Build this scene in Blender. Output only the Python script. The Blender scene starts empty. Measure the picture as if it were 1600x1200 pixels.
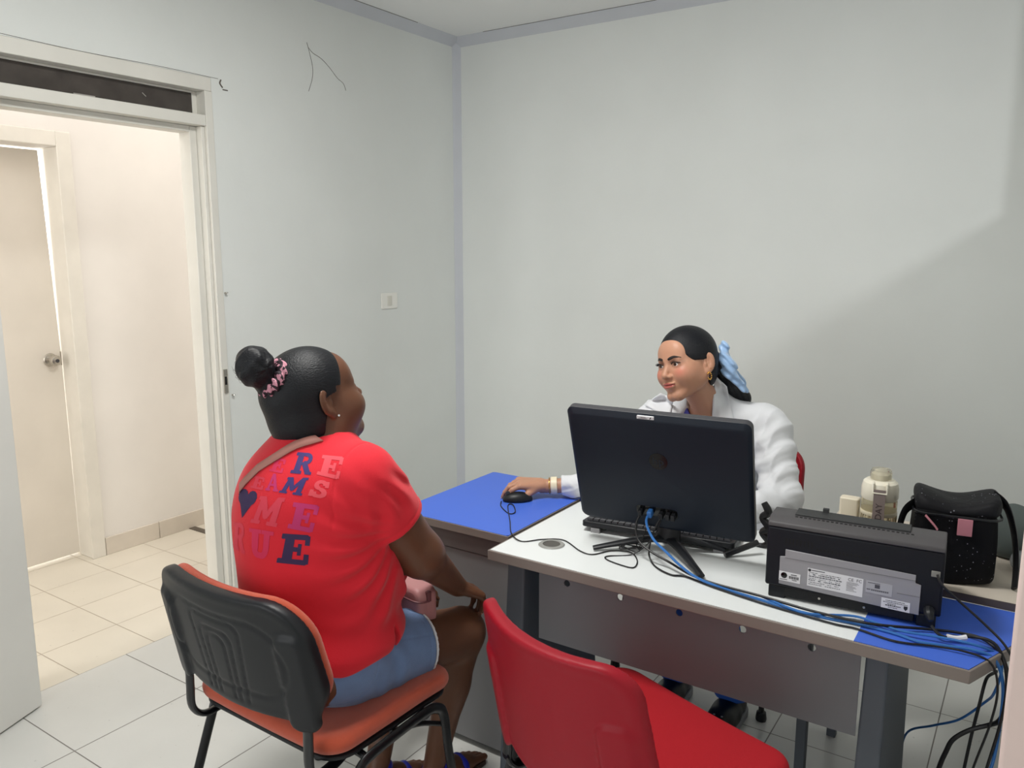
import bpy, math, random
import numpy as np
from mathutils import Vector, Matrix
from mathutils.bvhtree import BVHTree
random.seed(7)
S = bpy.context.scene
COL = S.collection

# ------------------------------------------------------------------ camera, world, lights, exposure
cam_d = bpy.data.cameras.new('camera')
cam = bpy.data.objects.new('camera', cam_d); COL.objects.link(cam); S.camera = cam
cam_d.sensor_fit = 'HORIZONTAL'; cam_d.sensor_width = 36.0; cam_d.lens = 36.0 * 1250 / 1600
cam_d.clip_start = 0.05
CAM = Vector((2.95, -3.84, 1.6))
cam.location = CAM
cam.rotation_euler = (math.radians(90 - 9.492), 0, math.radians(33.724))

w = bpy.data.worlds.new('world'); S.world = w; w.use_nodes = True
w.node_tree.nodes['Background'].inputs[0].default_value = (0.8, 0.9, 1.0, 1)
w.node_tree.nodes['Background'].inputs[1].default_value = 0.2
S.view_settings.view_transform = 'Standard'; S.view_settings.look = 'None'
S.view_settings.gamma = 1.0; S.view_settings.use_curve_mapping = False
S.view_settings.exposure = 0.31

def area(name, loc, rot, size, power, col, size_y=None):
    l = bpy.data.lights.new(name, 'AREA'); l.energy = power; l.color = col
    l.shape = 'RECTANGLE'; l.size = size; l.size_y = size_y or size
    o = bpy.data.objects.new(name, l); COL.objects.link(o); o.location = loc; o.rotation_euler = rot
    return o
# ceiling lamp of the room (above, in front of the camera), soft fill behind the camera, corridor lights, lamp of the next room
area('ceiling_lamp', (1.60, -2.35, 2.76), (0, 0, 0), 0.5, 29, (1.0, 0.99, 0.95), 0.5)
area('rear_fill_light', (1.3, -5.1, 1.35), (math.radians(84), 0, 0), 1.8, 17, (0.98, 0.99, 1.0), 1.5)  # unseen broad fill, added behind the camera
area('corridor_lamp', (-0.55, -1.7, 2.74), (0, 0, 0), 0.85, 12, (1.0, 0.965, 0.94), 3.6)
area('corridor_far_fill', (-0.6, 0.46, 1.3), (math.radians(-90), 0, 0), 0.8, 8, (1.0, 0.965, 0.94), 2.0)  # fill added at the closed far end to even out the corridor walls
area('corridor_end_light', (-0.55, -5.1, 1.5), (math.radians(90), 0, 0), 0.9, 24, (1.0, 0.965, 0.945), 2.2)
area('next_room_lamp', (4.05, -3.0, 2.62), (0, math.radians(60), math.radians(-35)), 0.12, 15, (0.98, 0.99, 1.0), 0.12)  # unseen lamp, placed to throw the slanted light edge on the back wall

# ------------------------------------------------------------------ materials
def lin(c):
    c = c / 255.0
    return c / 12.92 if c <= 0.04045 else ((c + 0.055) / 1.055) ** 2.4
def rgb(r, g, b): return (lin(r), lin(g), lin(b), 1)
MATS = {}
def mat(name, col, rough=0.5, metal=0.0, bump=0.0, bscale=60, var=0.0, vscale=5, spec=0.5, coat=0.0, trans=0.0, sss=0.0, stretch=None, sheen=0.0, alpha=None, ior=1.45):
    if name in MATS: return MATS[name]
    m = bpy.data.materials.new(name); m.use_nodes = True; MATS[name] = m
    nt = m.node_tree; N = nt.nodes; L = nt.links; b = N['Principled BSDF']
    b.inputs['Base Color'].default_value = col
    b.inputs['Roughness'].default_value = rough; b.inputs['Metallic'].default_value = metal
    b.inputs['Specular IOR Level'].default_value = spec; b.inputs['Coat Weight'].default_value = coat
    b.inputs['Transmission Weight'].default_value = trans; b.inputs['IOR'].default_value = ior
    b.inputs['Sheen Weight'].default_value = sheen
    if sss:
        b.inputs['Subsurface Weight'].default_value = sss; b.inputs['Subsurface Radius'].default_value = (0.02, 0.008, 0.004)
        b.inputs['Subsurface Scale'].default_value = 0.5
    if alpha is not None: b.inputs['Alpha'].default_value = alpha
    tc = None
    def coords():
        t = N.new('ShaderNodeTexCoord')
        if stretch:
            mp = N.new('ShaderNodeMapping'); mp.inputs['Scale'].default_value = stretch
            L.new(t.outputs['Object'], mp.inputs[0]); return mp.outputs[0]
        return t.outputs['Object']
    if var:
        n = N.new('ShaderNodeTexNoise'); n.inputs['Scale'].default_value = vscale; n.inputs['Detail'].default_value = 5
        L.new(coords(), n.inputs['Vector'])
        r = N.new('ShaderNodeMapRange'); r.inputs[1].default_value = 0.3; r.inputs[2].default_value = 0.7
        r.inputs[3].default_value = 1 - var; r.inputs[4].default_value = 1 + var * 0.5
        L.new(n.outputs[0], r.inputs[0])
        mx = N.new('ShaderNodeVectorMath'); mx.operation = 'SCALE'; mx.inputs[0].default_value = col[:3]
        L.new(r.outputs[0], mx.inputs['Scale']); L.new(mx.outputs[0], b.inputs['Base Color'])
    if bump:
        n = N.new('ShaderNodeTexNoise'); n.inputs['Scale'].default_value = bscale; n.inputs['Detail'].default_value = 4
        L.new(coords(), n.inputs['Vector'])
        bp = N.new('ShaderNodeBump'); bp.inputs['Strength'].default_value = bump; bp.inputs['Distance'].default_value = 0.003
        L.new(n.outputs[0], bp.inputs['Height']); L.new(bp.outputs[0], b.inputs['Normal'])
    return m

wallM = mat('wall_paint', rgb(226, 229, 226), 0.75, bump=0.25, bscale=25, var=0.03, vscale=2.5)
ceilM = mat('ceiling_paint', rgb(240, 241, 240), 0.8, bump=0.1, bscale=20)
corrM = mat('corridor_paint', rgb(236, 232, 226), 0.7, bump=0.2, bscale=20, var=0.04, vscale=3)
stripM = mat('lilac_grey_trim', rgb(200, 203, 209), 0.6, var=0.03, vscale=6)
frameM = mat('door_frame_paint', rgb(224, 222, 214), 0.45, bump=0.15, bscale=30, var=0.04, vscale=7)
doorM = mat('door_paint', rgb(228, 227, 222), 0.5, var=0.03, vscale=4)
bbM = mat('baseboard_tile', rgb(218, 209, 196), 0.35, var=0.1, vscale=6)
pinkM = mat('pink_jamb_paint', rgb(232, 210, 204), 0.55, var=0.04, vscale=5)
blackP = mat('black_plastic', rgb(24, 26, 30), 0.42, spec=0.4)
blackM = mat('black_painted_metal', rgb(17, 18, 22), 0.3, spec=0.6)
monM = mat('monitor_housing', rgb(18, 27, 40), 0.5, spec=0.35, bump=0.04, bscale=400)
darkG = mat('dark_grey_plastic', rgb(64, 64, 68), 0.5)
steel = mat('brushed_steel', rgb(190, 186, 178), 0.25, metal=1.0)
greyM = mat('desk_grey_metal', rgb(116, 118, 122), 0.5, spec=0.4)
greyD = mat('desk_leg_grey', rgb(88, 94, 102), 0.5, spec=0.4)
pedM = mat('pedestal_grey', rgb(134, 134, 136), 0.55)
edgeM = mat('desk_edge_band', rgb(133, 124, 118), 0.5)
whiteT = mat('white_laminate', rgb(232, 236, 236), 0.35)
blueT = mat('blue_laminate', rgb(72, 110, 214), 0.42, spec=0.4)
beigeT = mat('beige_laminate', rgb(208, 198, 184), 0.5)
orangeF = mat('orange_fabric', rgb(196, 84, 56), 0.95, bump=0.6, bscale=900, var=0.08, vscale=40, sheen=0.3)
redP = mat('red_plastic', rgb(152, 20, 36), 0.46, spec=0.3, bump=0.08, bscale=500)
redF = mat('red_fabric', rgb(178, 18, 32), 0.9, bump=0.5, bscale=900)
blueCab = mat('blue_cable', rgb(50, 110, 180), 0.45)
blackCab = mat('black_cable', rgb(22, 22, 24), 0.45)
paperM = mat('sticker_white', rgb(228, 228, 232), 0.5)
inkM = mat('ink_dark', rgb(50, 50, 56), 0.6)

def floor_mat(name, col, grout, ox, oy, px, py, rough=0.22, dirt=0.06):
    m = bpy.data.materials.new(name); m.use_nodes = True; MATS[name] = m
    nt = m.node_tree; N = nt.nodes; L = nt.links; b = N['Principled BSDF']
    t = N.new('ShaderNodeTexCoord'); sp = N.new('ShaderNodeSeparateXYZ'); L.new(t.outputs['Object'], sp.inputs[0])
    def M(op, a, bb=None, c=None):
        n = N.new('ShaderNodeMath'); n.operation = op
        for i, v in enumerate((a, bb, c)):
            if v is None: continue
            if isinstance(v, (int, float)): n.inputs[i].default_value = v
            else: L.new(v, n.inputs[i])
        return n.outputs[0]
    def line(out, o, p):
        q = M('FRACT', M('DIVIDE', M('SUBTRACT', out, o - 50 * p), p))
        return M('MINIMUM', q, M('SUBTRACT', 1.0, q)), M('FLOOR', M('DIVIDE', M('SUBTRACT', out, o - 50 * p), p))
    lx, ix = line(sp.outputs[0], ox, px); ly, iy = line(sp.outputs[1], oy, py)
    d = M('MINIMUM', M('MULTIPLY', lx, px), M('MULTIPLY', ly, py))
    g = N.new('ShaderNodeMapRange'); g.interpolation_type = 'SMOOTHSTEP'
    g.inputs[1].default_value = 0.0014; g.inputs[2].default_value = 0.0026; g.inputs[3].default_value = 0; g.inputs[4].default_value = 1
    L.new(d, g.inputs[0])
    n = N.new('ShaderNodeTexNoise'); n.inputs['Scale'].default_value = 3.5; n.inputs['Detail'].default_value = 6; L.new(t.outputs['Object'], n.inputs['Vector'])
    n2 = N.new('ShaderNodeTexNoise'); n2.inputs['Scale'].default_value = 60; n2.inputs['Detail'].default_value = 3; L.new(t.outputs['Object'], n2.inputs['Vector'])
    speck = N.new('ShaderNodeMapRange'); speck.inputs[1].default_value = 0.70; speck.inputs[2].default_value = 0.76; speck.inputs[3].default_value = 1; speck.inputs[4].default_value = 0.72
    L.new(n2.outputs[0], speck.inputs[0])
    wn = N.new('ShaderNodeTexWhiteNoise'); wn.noise_dimensions = '2D'; cb = N.new('ShaderNodeCombineXYZ'); L.new(ix, cb.inputs[0]); L.new(iy, cb.inputs[1]); L.new(cb.outputs[0], wn.inputs['Vector'])
    f = M('ADD', M('MULTIPLY', M('SUBTRACT', n.outputs[0], 0.5), dirt * 2), M('ADD', 1.0, M('MULTIPLY', M('SUBTRACT', wn.outputs[0], 0.5), 0.03)))
    f = M('MULTIPLY', f, speck.outputs[0])
    sc = N.new('ShaderNodeVectorMath'); sc.operation = 'SCALE'; sc.inputs[0].default_value = col[:3]; L.new(f, sc.inputs['Scale'])
    mx = N.new('ShaderNodeMix'); mx.data_type = 'RGBA'; mx.inputs[6].default_value = grout; L.new(g.outputs[0], mx.inputs[0]); L.new(sc.outputs[0], mx.inputs[7])
    L.new(mx.outputs[2], b.inputs['Base Color'])
    rr = N.new('ShaderNodeMapRange'); rr.inputs[3].default_value = 0.7; rr.inputs[4].default_value = rough; L.new(g.outputs[0], rr.inputs[0]); L.new(rr.outputs[0], b.inputs['Roughness'])
    bp = N.new('ShaderNodeBump'); bp.inputs['Strength'].default_value = 0.4; bp.inputs['Distance'].default_value = 0.002; L.new(g.outputs[0], bp.inputs['Height']); L.new(bp.outputs[0], b.inputs['Normal'])
    return m
floorM = floor_mat('room_tiles', rgb(212, 212, 208), rgb(128, 124, 120), 0.0, -2.664, 0.4615, 0.4495)
floorC = floor_mat('corridor_tiles', rgb(220, 213, 198), rgb(168, 156, 140), -0.28, -2.09, 0.305, 0.3135, rough=0.25)

# ------------------------------------------------------------------ mesh helpers
class G:
    """collects shapes for ONE mesh object"""
    def __init__(s): s.v = []; s.f = []; s.m = []; s.mi = 0; s.X = None
    def pt(s, p):
        p = Vector(p)
        s.v.append(tuple(s.X @ p) if s.X is not None else tuple(p)); return len(s.v) - 1
    def face(s, ids): s.f.append(tuple(ids)); s.m.append(s.mi)
    def box(s, x0, x1, y0, y1, z0, z1):
        i = [s.pt(p) for p in ((x0,y0,z0),(x1,y0,z0),(x1,y1,z0),(x0,y1,z0),(x0,y0,z1),(x1,y0,z1),(x1,y1,z1),(x0,y1,z1))]
        for q in ((0,3,2,1),(4,5,6,7),(0,1,5,4),(1,2,6,5),(2,3,7,6),(3,0,4,7)): s.face([i[k] for k in q])
        return s
    def prism(s, poly, a0, a1, axis='z'):
        def P(u, v, t): return (u, v, t) if axis == 'z' else ((u, t, v) if axis == 'y' else (t, u, v))
        A = [s.pt(P(u, v, a0)) for u, v in poly]; B = [s.pt(P(u, v, a1)) for u, v in poly]
        n = len(poly); s.face(A[::-1]); s.face(B)
        for k in range(n): s.face((A[k], A[(k+1) % n], B[(k+1) % n], B[k]))
        return s
    def tube(s, pts, r, n=10, smooth=True, flat=None, up=(0, 0, 1), cap=True, sub=6):
        pts = [Vector(p) for p in pts]
        rs = list(r) if isinstance(r, (list, tuple)) else [r] * len(pts)
        if smooth and len(pts) > 2:
            o = []; orr = []
            for i in range(len(pts) - 1):
                p0 = pts[max(i-1, 0)]; p1 = pts[i]; p2 = pts[i+1]; p3 = pts[min(i+2, len(pts)-1)]
                for k in range(sub):
                    t = k / sub
                    o.append(0.5 * ((2*p1) + (p2-p0)*t + (2*p0-5*p1+4*p2-p3)*t*t + (3*p1-p0-3*p2+p3)*t**3)); orr.append(rs[i]*(1-t)+rs[i+1]*t)
            o.append(pts[-1]); orr.append(rs[-1]); pts, rs = o, orr
        rings = []; nv = None
        for i, p in enumerate(pts):
            t = (pts[min(i+1, len(pts)-1)] - pts[max(i-1, 0)])
            if t.length < 1e-9: t = Vector((0, 0, 1))
            t.normalize()
            if nv is None:
                u = Vector(up); u = u - t * u.dot(t)
                if u.length < 1e-3: u = Vector((1, 0, 0)) - t * t.x
                nv = u.normalized()
            else:
                nv = nv - t * nv.dot(t); nv.normalize()
            b = t.cross(nv); fl = flat or (1, 1)
            rings.append([s.pt(p + nv * (math.cos(2*math.pi*k/n) * rs[i] * fl[0]) + b * (math.sin(2*math.pi*k/n) * rs[i] * fl[1])) for k in range(n)])
        for a, b in zip(rings, rings[1:]):
            for k in range(n): s.face((a[k], a[(k+1) % n], b[(k+1) % n], b[k]))
        if cap: s.face(rings[0][::-1]); s.face(rings[-1])
        return s
    def lathe(s, prof, c=(0, 0, 0), n=24, sx=1, sy=1):
        rings = []
        for r, z in prof:
            if r < 1e-6: rings.append([s.pt((c[0], c[1], c[2]+z))])
            else: rings.append([s.pt((c[0]+r*sx*math.cos(2*math.pi*k/n), c[1]+r*sy*math.sin(2*math.pi*k/n), c[2]+z)) for k in range(n)])
        for a, b in zip(rings, rings[1:]):
            for k in range(n):
                q = [a[k % len(a)], a[(k+1) % len(a)], b[(k+1) % len(b)], b[k % len(b)]]
                q = [x for i, x in enumerate(q) if x not in q[:i]]
                if len(q) > 2: s.face(q)
        if len(rings[0]) > 1: s.face(rings[0][::-1])
        if len(rings[-1]) > 1: s.face(rings[-1])
        return s
    def grid(s, fn, nu, nv):
        ids = [[s.pt(fn(i/nu, j/nv)) for j in range(nv+1)] for i in range(nu+1)]
        for i in range(nu):
            for j in range(nv): s.face((ids[i][j], ids[i+1][j], ids[i+1][j+1], ids[i][j+1]))
        return s
    def build(s, name, mats, parent=None, bevel=0, seg=2, smooth=35, solid=0, subd=0):
        me = bpy.data.meshes.new(name); me.from_pydata(s.v, [], s.f)
        for m in (mats if isinstance(mats, (list, tuple)) else [mats]): me.materials.append(m)
        me.polygons.foreach_set('material_index', s.m)
        me.validate(); me.update()
        import bmesh
        bm = bmesh.new(); bm.from_mesh(me); bmesh.ops.recalc_face_normals(bm, faces=bm.faces); bm.to_mesh(me); bm.free()
        if smooth:
            me.polygons.foreach_set('use_smooth', [True]*len(me.polygons)); me.set_sharp_from_angle(angle=math.radians(smooth))
        o = bpy.data.objects.new(name, me); COL.objects.link(o)
        if parent is not None: o.parent = parent
        if solid:
            q = o.modifiers.new('solid', 'SOLIDIFY'); q.thickness = solid; q.offset = 0
        if bevel:
            q = o.modifiers.new('bevel', 'BEVEL'); q.width = bevel; q.segments = seg; q.limit_method = 'ANGLE'; q.angle_limit = math.radians(40)
            me.polygons.foreach_set('use_smooth', [True]*len(me.polygons)); q.harden_normals = False
        if subd:
            q = o.modifiers.new('subd', 'SUBSURF'); q.levels = subd; q.render_levels = subd
        return o
def rrect(x0, x1, y0, y1, r, n=5):
    out = []
    for cx, cy, a in ((x1-r, y1-r, 0), (x0+r, y1-r, 90), (x0+r, y0+r, 180), (x1-r, y0+r, 270)):
        for k in range(n+1):
            t = math.radians(a + 90*k/n); out.append((cx + r*math.cos(t), cy + r*math.sin(t)))
    return out
def tag(o, label=None, cat=None, group=None, kind=None):
    if label: o['label'] = label
    if cat: o['category'] = cat
    if group: o['group'] = group
    if kind: o['kind'] = kind
    return o
def empty(name, loc, rz=0, label=None, cat=None, group=None):
    o = bpy.data.objects.new(name, None); COL.objects.link(o); o.location = loc; o.rotation_euler = (0, 0, rz)
    o.empty_display_size = 0.1
    return tag(o, label, cat, group)
def struct(o): o['kind'] = 'structure'; return o
def copy_tree(o, parent=None):
    c = o.copy(); COL.objects.link(c)
    if parent is not None: c.parent = parent
    for ch in list(o.children): copy_tree(ch, c)
    return c

# ------------------------------------------------------------------ signed distance modelling (organic shapes)
import openvdb as vdb
def V3(*a): return np.array(a, float)
def length(p): return np.sqrt((p*p).sum(-1))
def ell(P, c, r, R=None):
    q = P - np.asarray(c, float)
    if R is not None: q = q @ R
    r = np.asarray(r, float)
    k0 = length(q / r); k1 = length(q / (r*r)) + 1e-9
    return np.where(k0 < 1e-4, -r.min(), k0 * (k0 - 1.0) / k1)
def cone(P, a, b, r1, r2):
    a = np.asarray(a, float); b = np.asarray(b, float); ba = b - a; l2 = ba @ ba
    rr = r1 - r2; a2 = max(l2 - rr*rr, 1e-9); il2 = 1.0 / l2
    pa = P - a; y = pa @ ba; z = y - l2
    x2 = ((pa * l2 - y[:, None] * ba) ** 2).sum(-1); y2 = y*y*l2; z2 = z*z*l2
    k = np.sign(rr) * rr * rr * x2
    d = (np.sqrt(x2 * a2 * il2) + y * rr) * il2 - r1
    d = np.where(np.sign(z) * a2 * z2 > k, np.sqrt(x2 + z2) * il2 - r2, d)
    d = np.where((np.sign(y) * a2 * y2 < k) & ~(np.sign(z) * a2 * z2 > k), np.sqrt(x2 + y2) * il2 - r1, d)
    return d
def smin(a, b, k):
    h = np.clip(0.5 + 0.5*(b-a)/k, 0, 1); return b*(1-h) + a*h - k*h*(1-h)
def smax(a, b, k): return -smin(-a, -b, k)
def uni(ds, k):
    o = ds[0]
    for d in ds[1:]: o = smin(o, d, k)
    return o
def noise3(P, s, seed=0):
    """cheap smooth pseudo noise in about -1..1"""
    rs = np.random.RandomState(seed); o = 0
    for i in range(5):
        k = rs.normal(size=3); k /= np.linalg.norm(k); o = o + np.sin(P @ k * s * (0.7 + 0.3*i) + rs.rand()*6.28)
    return o / 3.2
def rot(rx=0, ry=0, rz=0):
    from mathutils import Euler
    return np.array(Euler((math.radians(rx), math.radians(ry), math.radians(rz)), 'XYZ').to_matrix())
def sdf_object(name, fn, lo, hi, vox, mats, parent=None, pick=None, marg=0.006):
    B = 8; v = vox; i0 = np.floor(np.array(lo)/v/B).astype(int); i1 = np.ceil(np.array(hi)/v/B).astype(int)
    I = np.stack(np.meshgrid(*[np.arange(a, b) for a, b in zip(i0, i1)], indexing='ij'), -1).reshape(-1, 3)
    cen = (I*B + (B-1)/2) * v
    d = np.concatenate([fn(c) for c in np.array_split(cen, max(1, len(cen)//200000))])
    act = np.abs(d) < B*v*0.9*1.25 + marg
    g = vdb.FloatGrid(B*v*4); off = np.stack(np.meshgrid(*[np.arange(B)]*3, indexing='ij'), -1).reshape(-1, 3)
    A = I[act]
    for ch in np.array_split(A, max(1, len(A)//800)):
        P = ((ch[:, None, :]*B + off[None]) * v).reshape(-1, 3).astype(float)
        dd = fn(P).reshape(-1, B, B, B).astype(np.float32)
        for c, a in zip(ch, dd): g.copyFromArray(np.ascontiguousarray(a), ijk=tuple(int(x) for x in c*B))
    inside = I[(~act) & (d < 0)]
    for c in inside: g.fill(tuple(int(x) for x in c*B), tuple(int(x) for x in c*B+B-1), -B*v, False)
    pts, quads = g.convertToQuads(0.0)
    pts = np.asarray(pts, float) * v
    me = bpy.data.meshes.new(name); me.from_pydata(pts.tolist(), [], np.asarray(quads).tolist())
    for m in (mats if isinstance(mats, (list, tuple)) else [mats]): me.materials.append(m)
    me.polygons.foreach_set('use_smooth', [True]*len(me.polygons))
    if pick is not None:
        cen = pts[np.asarray(quads)].mean(1); me.polygons.foreach_set('material_index', pick(cen).astype(int))
    me.update()
    # consistent outward normals
    if me.polygons:
        vol = 0.0
        q = np.asarray(quads); a, b_, c_ = pts[q[:, 0]], pts[q[:, 1]], pts[q[:, 2]]
        vol = (np.cross(a, b_) * c_).sum()
        if vol < 0: me.flip_normals()
    o = bpy.data.objects.new(name, me); COL.objects.link(o)
    if parent is not None: o.parent = parent
    return o
def bvh_of(o):
    me = o.data; return BVHTree.FromPolygons([tuple(v.co) for v in me.vertices], [tuple(p.vertices) for p in me.polygons])
# ------------------------------------------------------------------ the room
H = 2.79; XR = 3.10; YF = -5.25; WT = 0.12
struct(G().box(0, XR+1.9, YF, 0, -0.05, 0).build('floor', floorM))
struct(G().box(-1.40, 0, YF, 0.6, -0.05, 0).build('floor_corridor', floorC))
struct(G().box(-1.45, XR+1.9, YF, 0.7, H, H+0.06).build('ceiling', ceilM))
struct(G().box(0, XR+1.9, 0, 0.12, 0, H).build('wall_back', wallM))
struct(G().box(-1.45, XR+1.9, YF-0.1, YF, 0, H).build('wall_front', wallM))
DY0, DY1 = -2.62, -1.655           # rough opening of the doorway, frame included
g = G().box(-WT, 0, DY1, 0.6, 0, H).box(-WT, 0, YF, DY0, 0, H).box(-WT, 0, DY0, DY1, 2.30, H)
struct(g.build('wall_left', wallM))
# the unseen right wall; its high opening is shaped for the slanted back-wall shadow
g = G().box(XR, XR+0.08, -0.78, 0, 0, H).box(XR, XR+0.08, -2.45, -0.78, 0, 1.97).box(XR, XR+0.08, YF, -2.45, 0, H)
struct(g.build('wall_right', wallM))
struct(G().box(XR+1.9, XR+2.0, YF, 0.1, 0, H).build('wall_next_room', wallM))
struct(G().box(2.952, XR, -2.50, -2.36, 0, 2.1).build('trim_1', pinkM, bevel=0.006))
# corridor walls
g = G().box(-1.40, -1.10, -1.725, 0.6, 0, H).box(-1.40, -1.10, -2.66, -1.725, 2.095, H).box(-1.40, -1.10, YF, -2.66, 0, H).box(-1.40, -1.28, -2.66, -1.725, 0, 2.095)
struct(g.build('wall_corridor', corrM, smooth=0))
struct(G().box(-1.40, 0, 0.5, 0.6, 0, H).build('wall_corridor_end', corrM))
# corridor side skin of the left wall is painted like the corridor
g = G().box(-WT-0.004, -WT, DY1, 0.5, 0, H).box(-WT-0.004, -WT, YF, DY0, 0, H).box(-WT-0.004, -WT, DY0, DY1, 2.30, H)
struct(g.build('wall_corridor_near', corrM))
# tile skirting along the far corridor wall, one piece per tile
for k in range(7):
    y0 = -1.671 + 0.31*k
    o = struct(G().box(-1.10, -1.088, y0+0.0015, y0+0.3085, 0, 0.095).build('baseboard_corridor', bbM, bevel=0.002))
struct(G().box(-1.10, -0.79, -1.178, -1.138, 0, 0.004).build('trim_2', mat('dark_threshold', rgb(96, 88, 78), 0.6)))
# lilac grey cornice and corner bands
c = 0.036
g = G()
g.prism([(0, 0), (c, 0), (0, -c)], 0, H)                                   # upright corner, chamfered
struct(g.build('trim_3', stripM, smooth=0))
g = G(); c = 0.04
g.prism([(0, H), (c, H), (0, H-c-0.01)], YF, 0, axis='y')
struct(g.build('trim_4', stripM, smooth=0))
g = G(); 
g.prism([(0, H), (-c, H), (0, H-c-0.01)], 0, XR+1.9, axis='x')
struct(g.build('trim_5', stripM, smooth=0))
# dark gaps where the ceiling board meets the cornice
gapM = mat('gap_dark', rgb(110, 108, 104), 0.9)
struct(G().box(c-0.001, c+0.0015, -1.6, -0.38, H-0.002, H).build('trim_6', gapM))
struct(G().box(0.22, 1.25, -c-0.0015, -c+0.001, H-0.002, H).build('trim_7', gapM))
# door frame, lintel and transom window
g = G()
g.box(-WT, 0.003, -1.690, DY1, 0, 2.245)                                      # jamb face
g.box(-WT, -0.012, -1.706, -1.690, 0, 2.104)
g.box(-WT, -0.046, -1.738, -1.706, 0, 2.104)                                  # rebate stop
g.box(-WT, 0.006, DY0, DY0+0.03, 0, 2.30)
g.box(-WT, 0.001, DY0, DY1, 2.245, 2.30)
g.box(-WT, 0.001, DY0, -1.690, 2.105, 2.149)
g.box(-WT, -0.045, DY0, -1.738, 2.08, 2.105)
fr = struct(g.build('door_frame', frameM, bevel=0.0025))
g = G().box(0.003, 0.0085, -1.682, -1.664, 0.985, 1.09)
sp_ = g.build('strike_plate', steel, fr)
g = G().box(0.0085, 0.0092, -1.679, -1.669, 1.022, 1.058).build('latch_hole', mat('hole_black', rgb(20, 18, 16), 0.9), fr)
glassT = mat('tinted_transom_glass', rgb(78, 72, 68), 0.2, spec=0.5, var=0.25, vscale=14)
wi = struct(G().box(-0.062, -0.056, DY0+0.03, -1.712, 2.149, 2.245).build('window_1', glassT))
g = G().box(-0.066, -0.052, -1.712, -1.690, 2.149, 2.245).box(-0.066, -0.050, DY0+0.03, -1.70, 2.237, 2.245)
g.build('window_bead', frameM, wi, bevel=0.002)
sm = mat('paint_smear', rgb(170, 165, 160), 0.8)
g = G(); g.box(-0.056, -0.0545, -2.20, -2.12, 2.155, 2.163); g.tube([(-0.055, -1.93, 2.205), (-0.055, -1.915, 2.193)], 0.0018, n=6); g.build('paint_smear', sm, wi)
# open leaf of the room door, swung back almost against the left wall
hx, hy = 0.108, -2.590; ux, uy = 0.351, -0.936; nx, ny = -0.936, -0.351
T = Matrix(((ux, nx, 0, hx), (uy, ny, 0, hy), (0, 0, 1, 0), (0, 0, 0, 1)))
g = G(); g.X = T; g.box(0, 0.84, 0, 0.04, 0.006, 2.07)
dl = struct(g.build('door_1', doorM, bevel=0.003))
g = G(); g.X = T
g.tube([(0.77, -0.001, 1.0), (0.77, -0.05, 1.0)], 0.011, n=12, smooth=False); g.X = T @ Matrix.Translation((0.77, -0.06, 1.0)) @ Matrix.Rotation(math.radians(90), 4, 'X')
g.lathe([(0, -0.022), (0.016, -0.02), (0.026, -0.008), (0.027, 0.004), (0.02, 0.014), (0.012, 0.018)]); g.build('door_handle', steel, dl)
g = G(); g.X = T
for z in (0.25, 1.05, 1.85): g.tube([(-0.006, 0.046, z-0.045), (-0.006, 0.046, z+0.045)], 0.006, n=10, smooth=False)
g.build('hinge', steel, dl)
# corridor door, recessed behind its casing, with a round knob
d2 = struct(G().prism([(-2.655, 0.014), (-1.738, 0.012), (-1.741, 1.05), (-1.764, 2.083), (-2.655, 2.083)], -1.265, -1.225, axis='x').build('door_2', mat('corridor_door_paint', rgb(232, 225, 214), 0.5, var=0.05, vscale=4), bevel=0.002))
g = G(); g.X = Matrix.Translation((-1.225, -1.800, 1.053)) @ Matrix.Rotation(math.radians(90), 4, 'Y')
g.lathe([(0.032, 0), (0.034, 0.004), (0.030, 0.010), (0.014, 0.014), (0.012, 0.034), (0.022, 0.040), (0.028, 0.050), (0.028, 0.060), (0.022, 0.070), (0.010, 0.074), (0, 0.074)], n=28)
kn = g.build('door_handle', steel, d2)
g = G(); g.X = Matrix.Translation((-1.225+0.074, -1.800, 1.053)) @ Matrix.Rotation(math.radians(90), 4, 'Y'); g.lathe([(0.009, 0), (0.009, 0.003), (0, 0.003)]); g.build('keyhole', darkG, kn)
G().box(-1.225, -1.222, -1.748, -1.742, 1.02, 1.09).build('latch_plate', steel, d2)
g = G(); g.box(-1.10, -1.088, -1.742, -1.672, 0, 2.165); g.box(-1.10, -1.088, -2.70, -1.742, 2.095, 2.165); g.box(-1.225, -1.10, -1.738, -1.725, 0, 2.095)
struct(g.build('trim_8', mat('corridor_casing', rgb(230, 226, 216), 0.5, var=0.05, vscale=9), bevel=0.003))
# glowing sheet, added behind the ill fitting corridor door to imitate daylight in its gap
gl = bpy.data.materials.new('gap_glow'); gl.use_nodes = True; b = gl.node_tree.nodes['Principled BSDF']; b.inputs['Emission Color'].default_value = (1, 0.97, 0.92, 1); b.inputs['Emission Strength'].default_value = 1.6
struct(G().box(-1.279, -1.277, -2.66, -1.725, 0, 2.095).build('gap_glow_sheet', gl))
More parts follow.
